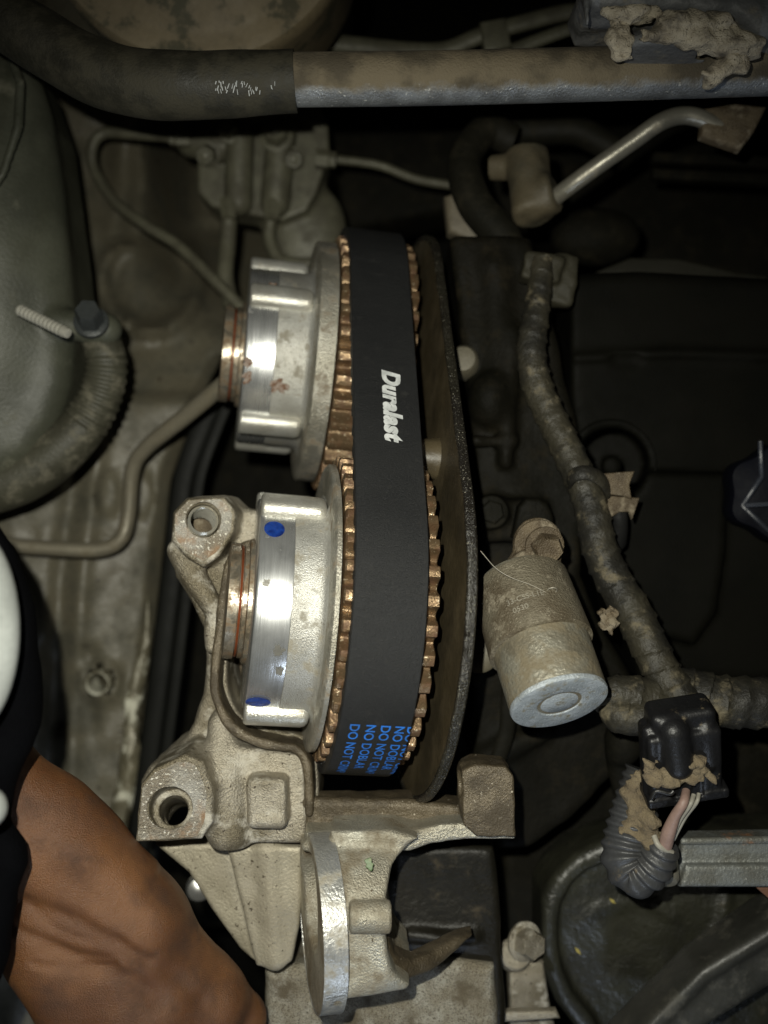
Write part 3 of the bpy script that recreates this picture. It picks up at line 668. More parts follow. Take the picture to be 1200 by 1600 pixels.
# going from upper cam over the top to lower cam, then down to crank: +y is up in the photo
circ = [(yU, zU, RT), (0, 0, RT), (330, -1500, 120)]
circ_cw = [(330, -1500, 120), (0, 0, RT), (yU, zU, RT)]
path = hull_path(circ_cw, 3)
BW0, BW1 = -56., 61.
TH = 17.
def make_belt():
    V = []; F = []; n = len(path); s = 0
    for i in range(n):
        y, z, ny, nz = path[i]
        if i: s += math.hypot(y-path[i-1][0], z-path[i-1][1])
        inn = -10 if math.cos(2*math.pi*s/48) > .1 else 0
        for (x, d) in ((BW0, inn), (BW0, TH-1.5), (BW0+1.5, TH), (BW1-1.5, TH), (BW1, TH-1.5), (BW1, inn)):
            V.append((x, y+ny*d, z+nz*d))
    for i in range(n):
        for k in range(6):
            a = i*6+k; b = i*6+(k+1) % 6; c = ((i+1) % n)*6+(k+1) % 6; d = ((i+1) % n)*6+k
            F.append((a, b, c, d))
    return V, F
tb = thing('timing_belt', 'black rubber timing belt with white and blue print around both cam sprockets', 'timing belt', CL)
tb.rotation_euler = Q.to_euler()
bb = obj('belt_band', make_belt(), m_belt, tb, smooth=35, local=True)
bme = bb.data; bm = bmesh.new(); bm.from_mesh(bme); bmesh.ops.recalc_face_normals(bm, faces=bm.faces); bm.to_mesh(bme); bm.free()

# arc-length table of the visible side
ss = [0.]
for i in range(1, len(path)): ss.append(ss[-1]+math.hypot(path[i][0]-path[i-1][0], path[i][1]-path[i-1][1]))
pys = []
for i in range(len(path)):
    y, z, ny, nz = path[i]; wv = loc2w(0, y+ny*TH, z+nz*TH); pys.append(800-wv.y/K(wv.z) if (nz > -.15 and z > zU-60) else None)
def s_at(py):
    best = min((abs(p-py), i) for i, p in enumerate(pys) if p is not None)[1]; return ss[best]
i1 = ss.index(s_at(700)); i2 = ss.index(s_at(1000)); sgn = 1 if i2 > i1 else -1
def on_belt(s, w_, h):
    y = np.interp(s, ss, [p[0] for p in path]); z = np.interp(s, ss, [p[1] for p in path])
    ny = np.interp(s, ss, [p[2] for p in path]); nz = np.interp(s, ss, [p[3] for p in path])
    l = math.hypot(ny, nz); return (w_, y+ny/l*(TH+h), z+nz/l*(TH+h))
def text_mesh(body, offset=0., shear=0., spacing=1.):
    cu = bpy.data.curves.new('lettering', 'FONT'); cu.body = body; cu.offset = offset; cu.shear = shear; cu.space_character = spacing; cu.resolution_u = 4
    o = bpy.data.objects.new('lettering', cu); C.objects.link(o); bpy.context.view_layer.update()
    me = bpy.data.meshes.new_from_object(o.evaluated_get(bpy.context.evaluated_depsgraph_get()))
    bm = bmesh.new(); bm.from_mesh(me); bmesh.ops.triangulate(bm, faces=bm.faces)
    bmesh.ops.subdivide_edges(bm, edges=[e for e in bm.edges if e.calc_length() > .15], cuts=2, use_grid_fill=False); bmesh.ops.triangulate(bm, faces=bm.faces)
    V = [tuple(v.co) for v in bm.verts]; F = [tuple(v.index for v in f.verts) for f in bm.faces]; bm.free()
    bpy.data.objects.remove(o); bpy.data.meshes.remove(me); bpy.data.curves.remove(cu)
    return V, F
def letter(body, s0, length, w0, height, mat, name, clamp=None, **kw):
    V, F = text_mesh(body, **kw)
    xs = [v[0] for v in V]; capH = .72
    kx = length/(max(xs)-min(xs)) if length else height/capH
    ky = height/capH; x0 = min(xs); out = []
    for x, y, _ in V:
        w_ = w0+y*ky
        if clamp is not None: w_ = min(w_, clamp)
        out.append(on_belt(s0+sgn*(x-x0)*kx, w_, .7))
    return obj(name, (out, F), mat, tb, smooth=0, local=True)
letter('Duralast', s_at(577), abs(s_at(692)-s_at(577)), -2, 31, m_white, 'lettering', offset=.055, shear=.22, spacing=1.06)
for k, (body, w0) in enumerate((('DO NOT CRIMP', -38), ('NO DOBLAR', -12), ('DO NOT CRIMP', 12), ('NO DOBLAR', 35), ('DO NOT CRIMP', 55))):
    letter(body, s_at(1134), None, w0, 16, m_blue, 'lettering', clamp=60.5, offset=.014)

# rear belt cover
def cover_geo(off, x0, x1, cs):
    pth = hull_path(cs, off); V = []; F = []; n = len(pth)
    for x in (x0, x1):
        for y, z, ny, nz in pth: V.append((x, y, z))
    for i in range(n): F.append((i, (i+1) % n, n+(i+1) % n, n+i))
    F.append(tuple(range(n))[::-1]); F.append(tuple(range(n, 2*n))); return V, F
rc = thing('belt_rear_cover', 'dark oily rear timing cover standing right of the belt', 'belt cover', CL)
rc.rotation_euler = Q.to_euler()
cc = [(330, -1500, 120), (0, -20, 325), (yU, zU-10, 285)]
obj('cover_plate', cover_geo(10, 118, 132, cc), m_cover, rc, smooth=35, local=True)
pth = hull_path(cc, 10)
V = []; F = []; n = len(pth)
for i, (y, z, ny, nz) in enumerate(pth):
    wv = 2.5*noise.noise(Vector((y*.02, z*.02, 1)))+1.2*noise.noise(Vector((y*.1, z*.1, 5)))
    for x, d in ((118, -5), (116+wv*.6, 0), (117+wv*.6, 5), (121+wv*.6, 7+wv*.6), (125, 5), (130+wv*.6, 7), (134, 3), (133, -5)): V.append((x, y+ny*d, z+nz*d))
for i in range(n):
    for k in range(8): F.append((i*8+k, i*8+(k+1) % 8, ((i+1) % n)*8+(k+1) % 8, ((i+1) % n)*8+k))
g = obj('gasket_rim', (V, F), m_gask, rc, smooth=70, local=True)
bm = bmesh.new(); bm.from_mesh(g.data); bmesh.ops.recalc_face_normals(bm, faces=bm.faces); bm.to_mesh(g.data); bm.free()
# cover boss seen between the sprockets
yb, zb = yU*.5+40, zU*.5+190
obj('cover_boss', lathe([(0, 40), (30, 34), (34, 26), (36, 8)], (120, yb, zb), (-1, 0, 0), seg=36), m_cover, rc, local=True)

# ------------------------------------------------------------------ engine bracket (large casting)
def wall_pts():
    w_ = W2([(425, 846), (395, 849), (372, 858), (357, 878), (348, 920), (343, 980), (337, 1050), (342, 1090), (362, 1126), (398, 1150), (438, 1160), (462, 1164), (477, 1178), (484, 1205), (485, 1262)], -235)
    return [(q.x, q.y) for q in spline([(a, b, 0) for a, b in w_], 4)]
HT = P(318, 812, -213); HB = P(311, 832, -330)
def f_wall(X, Y, Z):
    zt = np.clip(-262+(P(0, 860, -235).y-Y)*.21, -270, -198)
    d2 = d_path(X, Y, 0*Z, [(a, b, 0) for a, b in wall_pts()], 8.5)
    return ext(d2, Z-zt, -200, 0, 7)+wob(X, Y, Z, .05, .8)
def f_br(X, Y, Z):
    # main web
    web = W2([(268, 800), (290, 777), (350, 775), (378, 795), (420, 800), (420, 860), (500, 1120), (490, 1318), (211, 1318), (218, 1222), (232, 1200), (282, 1165), (302, 1130), (316, 1085), (322, 1030), (319, 985), (300, 945), (272, 902), (266, 850)], -300)
    d = ext(d_poly(X, Y, web), Z, -420, -300, 14)
    # pocket behind the sprocket hub
    pk = W2([(352, 900), (372, 862), (420, 850), (600, 850), (600, 1180), (500, 1170), (470, 1158), (410, 1152), (372, 1130), (350, 1098), (343, 1050), (346, 980)], -300)
    d = smax(d, -ext(d_poly(X, Y, pk), Z, -600, 0, 10), 8)
    # raised wall around the pocket
    wall = W2([(425, 846), (395, 849), (372, 858), (357, 878), (348, 920), (343, 980), (337, 1050), (342, 1090), (362, 1126), (398, 1150), (438, 1160), (462, 1164), (477, 1178), (484, 1205), (485, 1262)], -235)
    wall = [(q.x, q.y) for q in spline([(a, b, 0) for a, b in wall], 4)]
    zt = np.clip(-262+(P(0, 860, -235).y-Y)*.21, -270, -198)
    d2 = d_path(X, Y, 0*Z, [(a, b, 0) for a, b in wall], 9)
    d = smin(d, ext(d2-4, Z-zt, -260, -60, 8), 16)
    # threaded lug at the top left
    lug = W2([(270, 800), (292, 778), (350, 776), (368, 800), (366, 830), (345, 868), (318, 888), (292, 872), (268, 845)], -215)
    d = smin(d, ext(d_poly(X, Y, lug), Z, -400, -215, 7), 10)
    # diagonal rib
    d = smin(d, d_path(X, Y, Z, [P(280, 860, -270), P(305, 905, -262), P(336, 955, -262), P(332, 1010, -262)], [22, 24, 20, 14]), 14)
    # right edge of lug to wall
    # lower lug with a through hole, tilted face
    lug2 = W2([(222, 1222), (240, 1200), (290, 1178), (318, 1190), (332, 1240), (330, 1290), (312, 1316), (211, 1316)], -150)
    zt = -150+(X-P(270, 1260, -150).x)*(-.18)+(Y-P(270, 1260, -150).y)*.10
    dl = ext(d_poly(X, Y, lug2), Z-zt-150*0, -330, 0, 7)
    d = smin(d, dl, 16)
    # swelling body between lug and boss
    d = smin(d, d_path(X, Y, Z, [P(345, 1130, -260), P(352, 1200, -235), P(358, 1300, -235)], [24, 34, 40]), 24)
    body = W2([(365, 1165), (478, 1178), (480, 1317), (340, 1317)], -230)
    d = smin(d, ext(d_poly(X, Y, body), Z, -420, -222, 10), 14)
    # pillow boss
    d = smin(d, d_box(X, Y, Z, P(419, 1250, -200), (36, 44, 30), None, 14), 5)
    d = smax(d, -d_box(X, Y, Z, P(419, 1253, -160), (24, 30, 14), None, 8), 6)
    # flat bottom joint face
    d = smax(d, -(Y-P(0, 1318, -250).y), 3)
    # holes
    d = smax(d, -d_cyl(X, Y, Z, HB+(HB-HT)*1.2, HT-(HB-HT)*.8, 28, 1), 2)
    d = smax(d, -d_cyl(X, Y, Z, P(318, 812, -222), P(318, 812, -100), 31, 1), 3)
    T = P(267, 1263, -145); B = P(281, 1275, -320); e_ = B-T
    d = smax(d, -d_cyl(X, Y, Z, T-e_*.5, B+e_*1.2, 25, 1), 3)
    d = smax(d, -d_cyl(X, Y, Z, T-e_*.5, T+e_*.28, 36, 2), 3)
    return d+wob(X, Y, Z, .03, .8)
br = thing('engine_bracket', 'large tan cast aluminium engine bracket with two bolt lugs wrapping the nearer sprocket', 'bracket', P(380, 1100, -420))
obj('bracket_body', sdf(f_br, tuple(P(195, 1330, -440)), tuple(P(520, 745, -80)), 3.6), m_castd, br, smooth=180)
obj('pocket_wall', sdf(f_wall, tuple(P(310, 1290, -470)), tuple(P(510, 830, -180)), 3.0), m_web, br, smooth=180)
# machined, scuffed faces on the lugs
def plate_hole(pts, hole, hr, z, zf, thick, N=36):
    """thin machined pad with a round hole"""
    hc = P(hole[0], hole[1], z); out = W2(pts, z)
    V = []; F = []; n = N
    for lay in (0, 1):
        for k in range(N):
            a = 2*math.pi*k/N; dx, dy = math.cos(a), math.sin(a); best = 1e9
            for i in range(len(out)):
                x1, y1 = out[i]; x2, y2 = out[(i+1) % len(out)]; ex, ey = x2-x1, y2-y1
                den = dx*ey-dy*ex
                if abs(den) < 1e-9: continue
                t_ = ((x1-hc.x)*ey-(y1-hc.y)*ex)/den; u_ = ((x1-hc.x)*dy-(y1-hc.y)*dx)/den
                if t_ > 0 and -1e-6 <= u_ <= 1+1e-6: best = min(best, t_)
            for rr in (hr, best):
                x, y = hc.x+dx*rr, hc.y+dy*rr; V.append((x, y, zf(x, y)-lay*thick))
    m = 2*N
    for k in range(N):
        a, b = 2*k, 2*((k+1) % N)
        F += [(a, a+1, b+1, b), (m+a, m+b, m+b+1, m+a+1), (a+1, m+a+1, m+b+1, b+1), (a, b, m+b, m+a)]
    return V, F
obj('threaded_lug_face', plate_hole([(274, 803), (295, 782), (347, 780), (363, 802), (361, 828), (340, 862), (318, 876), (296, 864), (274, 842)], (318, 812), 32, -215, lambda x, y: -213.5, 4), m_lug, br, smooth=0)
h0 = P(270, 1260, -150)
obj('bored_lug_face', plate_hole([(226, 1226), (243, 1205), (286, 1186), (308, 1196), (322, 1240), (318, 1286), (305, 1311), (216, 1311)], (266, 1262), 38, -150, lambda x, y: -148.5+(x-h0.x)*(-.18)+(y-h0.y)*.10, 4), m_lug, br, smooth=0)
# thread rings inside upper hole
p = HT; hx = (HT-HB).normalized(); pr = []
for k in range(9): pr += [(-11*k-3, 22.5), (-11*k-7, 27), (-11*k-10, 27)]
V, F = lathe(pr, p, hx, seg=40); F = F[:-2]
obj('hole_thread', (V, [q[::-1] for q in F]), M('bright_thread', (.60, .58, .50), .3, .6, bump=.2), br)
obj('hole_floor', lathe([(0, 27), (3, 27)], HB, hx, seg=30), m_soltop, br)
obj('pocket_floor', slab([(335, 870, -480), (440, 860, -480), (500, 900, -500), (500, 1200, -500), (360, 1170, -480), (330, 1100, -480)], 30, 6), m_soltop, br)

# cross web and right lug plus the round flange: second casting
axf = Vector((-.975, -.02, .212)).normalized(); fcc = P(503, 1437, -150)
def f_web(X, Y, Z):
    d = ext(d_poly(X, Y, W2([(476, 1258), (640, 1256), (700, 1262), (742, 1270), (752, 1296), (700, 1300), (640, 1316), (476, 1320)], -200)), Z, -300, -212, 9)
    d = smin(d, d_path(X, Y, Z, [P(480, 1254, -225), P(600, 1256, -225), P(735, 1268, -220)], 11), 8)
    d = smin(d, ext(d_poly(X, Y, W2([(722, 1206), (740, 1196), (792, 1198), (803, 1214), (807, 1309), (745, 1309), (724, 1290)], -130)), Z, -215, -132, 4), 4)
    d = smin(d, d_cyl(X, Y, Z, P(716, 1226, -178), P(745, 1226, -178), 40, 3), 4)
    return smax(d, -d_cyl(X, Y, Z, P(690, 1224, -150), P(738, 1226, -175), 24, 1), 3)+wob(X, Y, Z, .05, .9)
def f_fl(X, Y, Z):
    d = ext(d_poly(X, Y, W2([(476, 1300), (600, 1296), (640, 1300), (690, 1287), (745, 1284), (806, 1304), (806, 1312), (730, 1312), (672, 1318), (640, 1330), (476, 1330)], -160)), Z, -300, -158, 6)
    d = smin(d, d_cyl(X, Y, Z, fcc-axf*19, fcc+axf*19, 146, 5), 5)
    d = smin(d, ext(d_poly(X, Y, W2([(470, 1316), (512, 1316), (512, 1400), (480, 1400), (466, 1360)], -190)), Z, -300, -200, 8), 12)
    bd = W2([(516, 1306), (545, 1304), (612, 1304), (655, 1316), (632, 1330), (612, 1352), (604, 1385), (602, 1440), (606, 1470), (617, 1500), (640, 1524), (634, 1534), (516, 1541)], -100)
    cyb = d_cyl(X, Y, Z, fcc-axf*170, fcc, 140, 3)
    zs = np.clip((X-P(604, 0, -100).x)*.62, 0, 110)
    d = smin(d, smax(ext(d_poly(X, Y, bd), Z+zs*.75, -300+zs*1.5, -42, 10), cyb, 8), 3)
    d = smin(d, ext(d_poly(X, Y, bd), Z, -300, -118, 10), 10)
    d = smin(d, d_cyl(X, Y, Z, P(546, 1432, -40), P(611, 1432, -44), 26, 5), 3)
    d = smin(d, d_path(X, Y, Z, [P(480, 1322, -150), P(505, 1320, -140)], 10), 6)
    b0 = fcc+Vector((0, 35, 0))
    d = smax(d, -d_cyl(X, Y, Z, b0-axf*10, b0+axf*60, 78, 2), 10)
    return d+wob(X, Y, Z, .03, .7)
ms = thing('mount_casting', 'bright cast aluminium mount with a round bored flange, bottom centre', 'bracket', P(560, 1400, -400))
obj('casting_body', sdf(f_fl, tuple(P(420, 1640, -440)), tuple(P(840, 1170, 40)), 3.6), m_cast, ms, smooth=180)
def zfan(px): return -70-min(150, max(-10, (px-604)*1.05))
def f_fan(X, Y, Z):
    pts = []
    for x, y in [(586, 1466), (606, 1470), (617, 1496), (644, 1504), (680, 1488), (715, 1469), (744, 1463), (716, 1487), (676, 1519), (634, 1536), (586, 1540)]:
        q = P(x, y, zfan(x)); pts.append((q.x, q.y))
    zs = -70-np.clip((X-P(604, 0, -70).x)*.95, -10, 160)
    return ext(d_poly(X, Y, pts), Z-zs, -60, 0, 14)+wob(X, Y, Z, .05, .8)
obj('bracket_arm', sdf(f_fan, tuple(P(570, 1570, -300)), tuple(P(800, 1430, -30)), 3.2), m_web, ms, smooth=180)
obj('cross_web', sdf(f_web, tuple(P(455, 1350, -320)), tuple(P(840, 1150, -80)), 3.4), m_web, ms, smooth=180)
V, F = lathe([(-19.5, 144), (-19.5, 147.2), (19, 147.2), (19, 144)], fcc, axf, seg=128); F = F[:-2]
obj('machined_rim', (V, F), M('machined_aluminium', (.60, .60, .58), .36, .7, (.5, .5, .47), dirt=(.28, .25, .19), amt=.4, sd=.03, bump=.6, bs=.2), ms, smooth=30)
obj('lug_bore', lathe([(0, 22), (1.5, 22)], P(737, 1226, -176), (-.9, 0, .3), seg=32), m_steel, ms)
tag(obj('green_paint_mark', lathe([(0, 8), (1.2, 7)], P(577, 1350, -61), (0, .45, .9), seg=20, rf=lambda a, t: 1+.3*math.sin(2*a+1)+.2*math.sin(5*a)), M('green_paint', (.10, .17, .06), .5, dirt=(.3, .27, .2), amt=.4, sd=.1)), 'small green paint mark on the mount casting', 'paint mark')

# lower left support arm
def f_arm(X, Y, Z):
    d = ext(d_poly(X, Y, W2([(354, 1323), (474, 1323), (468, 1450), (456, 1505), (400, 1512), (384, 1450)], -260)), Z, -420, -262+np.zeros(1)[0], 8)
    d = smin(d, ext(d_poly(X, Y, W2([(236, 1323), (356, 1323), (398, 1512), (372, 1490), (330, 1430), (292, 1370), (262, 1345)], -300)), Z, -420, -318, 8), 5)
    d = smin(d, d_path(X, Y, Z, [P(418, 1325, -275), P(430, 1500, -275)], 18), 20)
    return d+wob(X, Y, Z, .03, .8)
tag(obj('support_arm', sdf(f_arm, tuple(P(225, 1530, -440)), tuple(P(490, 1310, -225)), 3.8), M('porous_cast_aluminium', (.40, .36, .27), .5, .35, (.34, .30, .22), speck=(.07, .055, .035), ss=.11, samt=.63, dirt=(.28, .25, .19), amt=.4, sd=.02, bump=.6, bs=.2), smooth=180),
    'porous tan cast arm hanging below the engine bracket beside the hand', 'bracket')

# pump housing below
def f_hs(X, Y, Z):
    d = ext(d_poly(X, Y, W2([(412, 1516), (470, 1512), (560, 1500), (700, 1500), (775, 1510), (783, 1700), (412, 1700)], -330)), Z, -600, -330, 22)
    return d+wob(X, Y, Z, .025, 1.5)
tag(obj('pump_housing', sdf(f_hs, tuple(P(400, 1720, -500)), tuple(P(800, 1480, -310)), 5), m_spk, smooth=180), 'oil speckled aluminium housing at the bottom centre under the mount casting', 'housing')
def f_bx(X, Y, Z):
    d = ext(d_poly(X, Y, W2([(600, 1325), (772, 1325), (782, 1400), (790, 1560), (790, 1700), (770, 1700), (765, 1520), (600, 1520)], -345)), Z, -620, -350, 14)
    d = smin(d, d_path(X, Y, Z, [P(640, 1460, -345), P(690, 1466, -340), P(740, 1462, -350)], 10), 16)
    return d+wob(X, Y, Z, .02, 1.5)
tag(obj('dark_housing', sdf(f_bx, tuple(P(585, 1720, -480)), tuple(P(810, 1300, -320)), 5), m_box, smooth=180), 'oily dark box shaped housing right of the round flange', 'housing')

# small bolts lower right of the housing
t = thing('pipe_flange', 'small dusty metal flange with a bolt, right of the dark housing at the bottom', 'flange', P(830, 1500, -500))
obj('flange_plate', slab([(795, 1500, -470), (850, 1505, -470), (858, 1560, -470), (875, 1640, -470), (796, 1640, -470)], 40, 10), m_castd, t)
obj('bolt', hexbolt(P(818, 1470, -450), (.45, .1, .9), 30, 34), m_castd, t)
obj('sleeve', lathe([(-30, 32), (0, 32), (4, 28), (4, 18)], P(806, 1490, -455), (.2, .5, .9), seg=32), m_castd, t)
obj('cross_bar', slab([(788, 1582, -400), (870, 1580, -400), (876, 1592, -400), (788, 1598, -400)], 18, 5), m_castd, t)

# ------------------------------------------------------------------ solenoid valve
sa = Vector((.19, -.775, .605)).normalized(); capc = P(874, 1098, -70)
t = thing('oil_control_solenoid', 'dusty round solenoid with a pale zinc end cap, right of the belt cover', 'solenoid', capc-sa*240)
obj('case', lathe([(-250, 60), (-246, 74), (-236, 79), (-108, 83), (-106, 86), (-104, 83), (-10, 82), (0, 80)], capc, sa, seg=72), m_sol, t)
obj('sleeve', lathe([(-236, 84), (-232, 86), (-112, 90), (-104, 90), (-102, 86)], capc, sa, seg=72), m_ear, t)
obj('end_cap', lathe([(-8, 81), (-3, 82.5), (1.5, 81), (3, 77), (2.2, 40), (2.0, 39), (-.5, 37), (-1, 33), (1.2, 30), (1.4, 3)], capc, sa, seg=96), m_zinc, t)
neck = P(838, 845, -215)
def f_nk(X, Y, Z):
    a0 = capc-sa*225
    d = d_cap(X, Y, Z, a0+Vector((0, 0, 20)), P(838, 880, -225), 52, 44)
    d = smax(d, ext(d_poly(X, Y, W2([(792, 900), (794, 862), (812, 822), (838, 808), (866, 815), (882, 845), (882, 880), (892, 920), (850, 960), (800, 950)], -200)), Z, -330, -185, 8), 8)
    d = smin(d, d_cyl(X, Y, Z, P(840, 848, -270), P(840, 848, -205), 44, 6), 10)
    return d+wob(X, Y, Z, .05, 1.2)
obj('mounting_ear', sdf(f_nk, tuple(P(775, 985, -340)), tuple(P(910, 785, -160)), 4), m_soltop, t, smooth=180)
obj('washer', lathe([(0, 42), (6, 42), (8, 39)], P(840, 848, -206), (.05, -.2, 1), seg=40), m_soltop, t)
obj('bolt', hexbolt(P(850, 852, -198), (.12, -.25, 1), 27, 32, phase=.4), m_soltop, t)
# embossed code on the case
def emboss(body, adist, th0, hgt, bend=1, mat=m_sol, name='lettering', rad=90.8):
    V, F = text_mesh(body, offset=.01)
    up = Vector((0, 0, 1)); u = (up-sa*up.dot(sa)).normalized(); s_ = sa.cross(u); xs = [v[0] for v in V]; mid = (min(xs)+max(xs))/2; k = hgt/.72; out = []
    for x, y, _ in V:
        a = th0-(x-mid)*k/rad; out.append(capc+sa*(adist-y*k)+(u*math.cos(a)+s_*math.sin(a))*rad)
    obj(name, (out, F), mat, t, smooth=0)
m_emb = M('worn_raised_metal', (.40, .37, .30), .45, .4, bump=.5)
emboss('33-CSS-L1E', -152, .12, 10, mat=m_emb); emboss('0530', -134, .26, 10, mat=m_emb)
obj('raised_ring', tube([capc+sa*(-160)+((Vector((0,0,1))-sa*sa.z).normalized()*math.cos(-.42)+sa.cross((Vector((0,0,1))-sa*sa.z).normalized())*math.sin(-.42))*90.5+Vector((math.cos(q)*8, math.sin(q)*8*.6, math.sin(q)*6)) for q in [k*.5 for k in range(13)]], 1.4, seg=6, sub=1), m_emb, t)
obj('slot', slab([(824, 912, -108), (836, 914, -106), (838, 946, -100), (826, 944, -102)], 10, 2), m_dark, t)
tag(obj('loose_fibre', tube([P(751, 861, -60), P(775, 888, -90), P(800, 903, -100), P(830, 914, -100), P(855, 927, -98), P(868, 937, -98)], .55, seg=6, sub=6), m_hair), 'thin pale fibre lying across the solenoid neck', 'fibre')
# flat tab above it on the head
tag(obj('round_tab', slab([(810, 792, -380), (822, 778, -380), (842, 778, -380), (858, 788, -380), (866, 806, -385), (868, 840, -390), (800, 840, -390)], 40, 10), m_head), 'greasy black rounded tab just above the solenoid bolt', 'bracket')

# ------------------------------------------------------------------ wiring harness
t = thing('wiring_harness', 'dusty tape wrapped wiring harness snaking down over the valve cover', 'wiring harness', P(950, 850, -350))
def wrap(L, a): return .12*((L/34+a/(2*math.pi)) % 1)**3-.02+.05*noise.noise(Vector((math.cos(a)*1.2, math.sin(a)*1.2, L*.02)))+.035*abs(noise.noise(Vector((math.cos(a)*3, math.sin(a)*3, L*.09))))
hp = [(848, 405, -420), (845, 440, -410), (838, 490, -395), (831, 540, -380), (836, 590, -370), (855, 640, -360), (880, 690, -345), (903, 740, -330), (922, 790, -320), (935, 850, -305), (958, 905, -290), (988, 955, -270), (1012, 1005, -250), (1035, 1050, -235), (1062, 1090, -220), (1080, 1130, -210)]
obj('main_bundle', tube([P(*q) for q in hp], [21, 23, 25, 28, 29, 29, 30, 30, 31, 33, 34, 34, 34, 33, 33, 32], seg=40, sub=16, rmod=wrap), m_tape, t)
obj('right_branch', tube([P(1040, 1075, -250), P(1090, 1088, -245), P(1140, 1097, -240), P(1260, 1098, -240)], [44, 46, 45, 44], seg=36, sub=16, rmod=wrap), m_tape, t)
obj('left_branch', tube([P(930, 1090, -230), P(965, 1085, -215), P(1010, 1090, -225), P(1060, 1090, -240)], [26, 34, 36, 38], seg=32, sub=14, rmod=wrap), m_tape, t)
obj('side_branch', tube([P(945, 1075, -230), P(965, 1115, -205), P(1000, 1120, -200), P(1040, 1100, -215)], [20, 30, 32, 28], seg=32, sub=14, rmod=wrap), m_tape, t)
obj('top_joint', sdf(lambda X, Y, Z: smin(d_box(X, Y, Z, P(845, 422, -440), (40, 28, 30), Matrix.Rotation(-.2, 3, 'Z'), 8), d_box(X, Y, Z, P(878, 440, -450), (28, 50, 24), Matrix.Rotation(-.15, 3, 'Z'), 8), 8)+wob(X, Y, Z, .05, 2.2), tuple(P(800, 510, -500)), tuple(P(920, 380, -390)), 5), M('dusty_plug', (.035, .032, .021), .6, spec=.2), t, smooth=180)
obj('loose_tape', sdf(lambda X, Y, Z: ext(d_poly(X, Y, W2([(933, 957), (941, 950), (948, 953), (953, 946), (962, 951), (968, 960), (964, 968), (969, 974), (960, 983), (957, 993), (949, 985), (942, 986), (936, 976), (939, 968)], -228)), Z+wob(X, Y, Z, .12, 3), -233, -227, 1)+wob(X, Y, Z, .2, 1.), tuple(P(920, 1000, -245)), tuple(P(980, 935, -212)), 2), m_soltop, t, smooth=180)
# clip
t = thing('harness_clip', 'tan plastic clip holding the wiring harness above a black peg', 'clip', P(945, 770, -360))
obj('strap', tube([P(890, 762, -345), P(894, 745, -300), P(915, 738, -285), P(940, 750, -300), P(950, 770, -330)], 15, seg=12, sub=6, flat=.5), m_tape, t)
obj('clip_body', slab([(938, 740, -320), (992, 736, -320), (984, 758, -322), (988, 780, -322), (975, 775, -322), (945, 772, -320), (935, 758, -320)], 26, 4), m_soltop, t)
obj('clip_plate', slab([(945, 774, -335), (1000, 778, -335), (988, 812, -337), (984, 800, -337), (968, 800, -337), (950, 812, -337)], 14, 3), m_soltop, t)
obj('peg', tube([P(965, 795, -360), P(968, 820, -370), P(962, 845, -400), P(958, 862, -440)], [17, 16, 22, 8], seg=20, sub=6), m_black, t)

# connector
cr = Matrix.Rotation(R(9), 3, 'Z') @ Matrix.Rotation(R(24), 3, 'X')
cu_ = cr.transposed()
cc_ = P(1062, 1175, -135)
def f_cn(X, Y, Z):
    def at(x, y, z): return cc_+cr @ Vector((x, y, z))
    d = d_box(X, Y, Z, at(0, -12, 0), (62, 72, 34), cr, 9)
    d = smin(d, d_box(X, Y, Z, at(4, 52, -8), (54, 40, 30), cr, 12), 6)
    d = smin(d, d_cap(X, Y, Z, at(-16, 62, 22), at(-14, 4, 34), 26), 7)
    d = smin(d, d_cap(X, Y, Z, at(40, 55, 14), at(44, -10, 22), 17), 5)
    d = smin(d, d_cap(X, Y, Z, at(-55, 60, 8), at(-60, -60, 10), 10), 5)
    d = smin(d, d_box(X, Y, Z, at(2, -72, 10), (70, 10, 28), cr, 5), 3)
    d = smax(d, -d_box(X, Y, Z, at(-32, -92, 8), (24, 30, 17), cr, 3), 3)
    d = smax(d, -d_box(X, Y, Z, at(36, -92, 8), (22, 30, 17), cr, 3), 3)
    d = smax(d, -d_box(X, Y, Z, at(2, -45, 42), (26, 24, 12), cr, 3), 4)
    return d
t = thing('black_connector', 'muddy black plastic connector with wires coming out, right of the solenoid', 'connector', cc_)
obj('connector_shell', sdf(f_cn, tuple(cc_+Vector((-110, -130, -90))), tuple(cc_+Vector((110, 130, 100))), 2.8), m_conn, t, smooth=60)
obj('mud_lump', mudlump([(1030, 1208, -96, 27, 18, 9), (1092, 1200, -98, 28, 16, 8), (1060, 1220, -100, 30, 8, 7), (1060, 1196, -88, 18, 7, 7)], .4, tuple(P(990, 1240, -130)), tuple(P(1130, 1170, -60)), 2.5), m_brmud, t, smooth=180)
obj('pink_wire', tube([P(1072, 1236, -120), P(1068, 1254, -100), P(1055, 1275, -112), P(1045, 1300, -130), P(1040, 1320, -150)], [7, 8, 9, 12, 12], seg=16, sub=8), m_pink, t)
obj('pale_wire', tube([P(1084, 1242, -115), P(1078, 1258, -105), P(1062, 1282, -125), P(1050, 1310, -140)], 4, seg=12, sub=8), m_wwire, t)
obj('pale_wire', tube([P(1092, 1240, -115), P(1088, 1254, -108), P(1070, 1278, -130), P(1052, 1312, -150)], 3.5, seg=12, sub=8), m_wwire, t)
obj('lock_tab', tube([P(1018, 1248, -105), P(1026, 1236, -100), P(1046, 1240, -98), P(1052, 1236, -98)], 4, seg=10, sub=6), m_black, t)
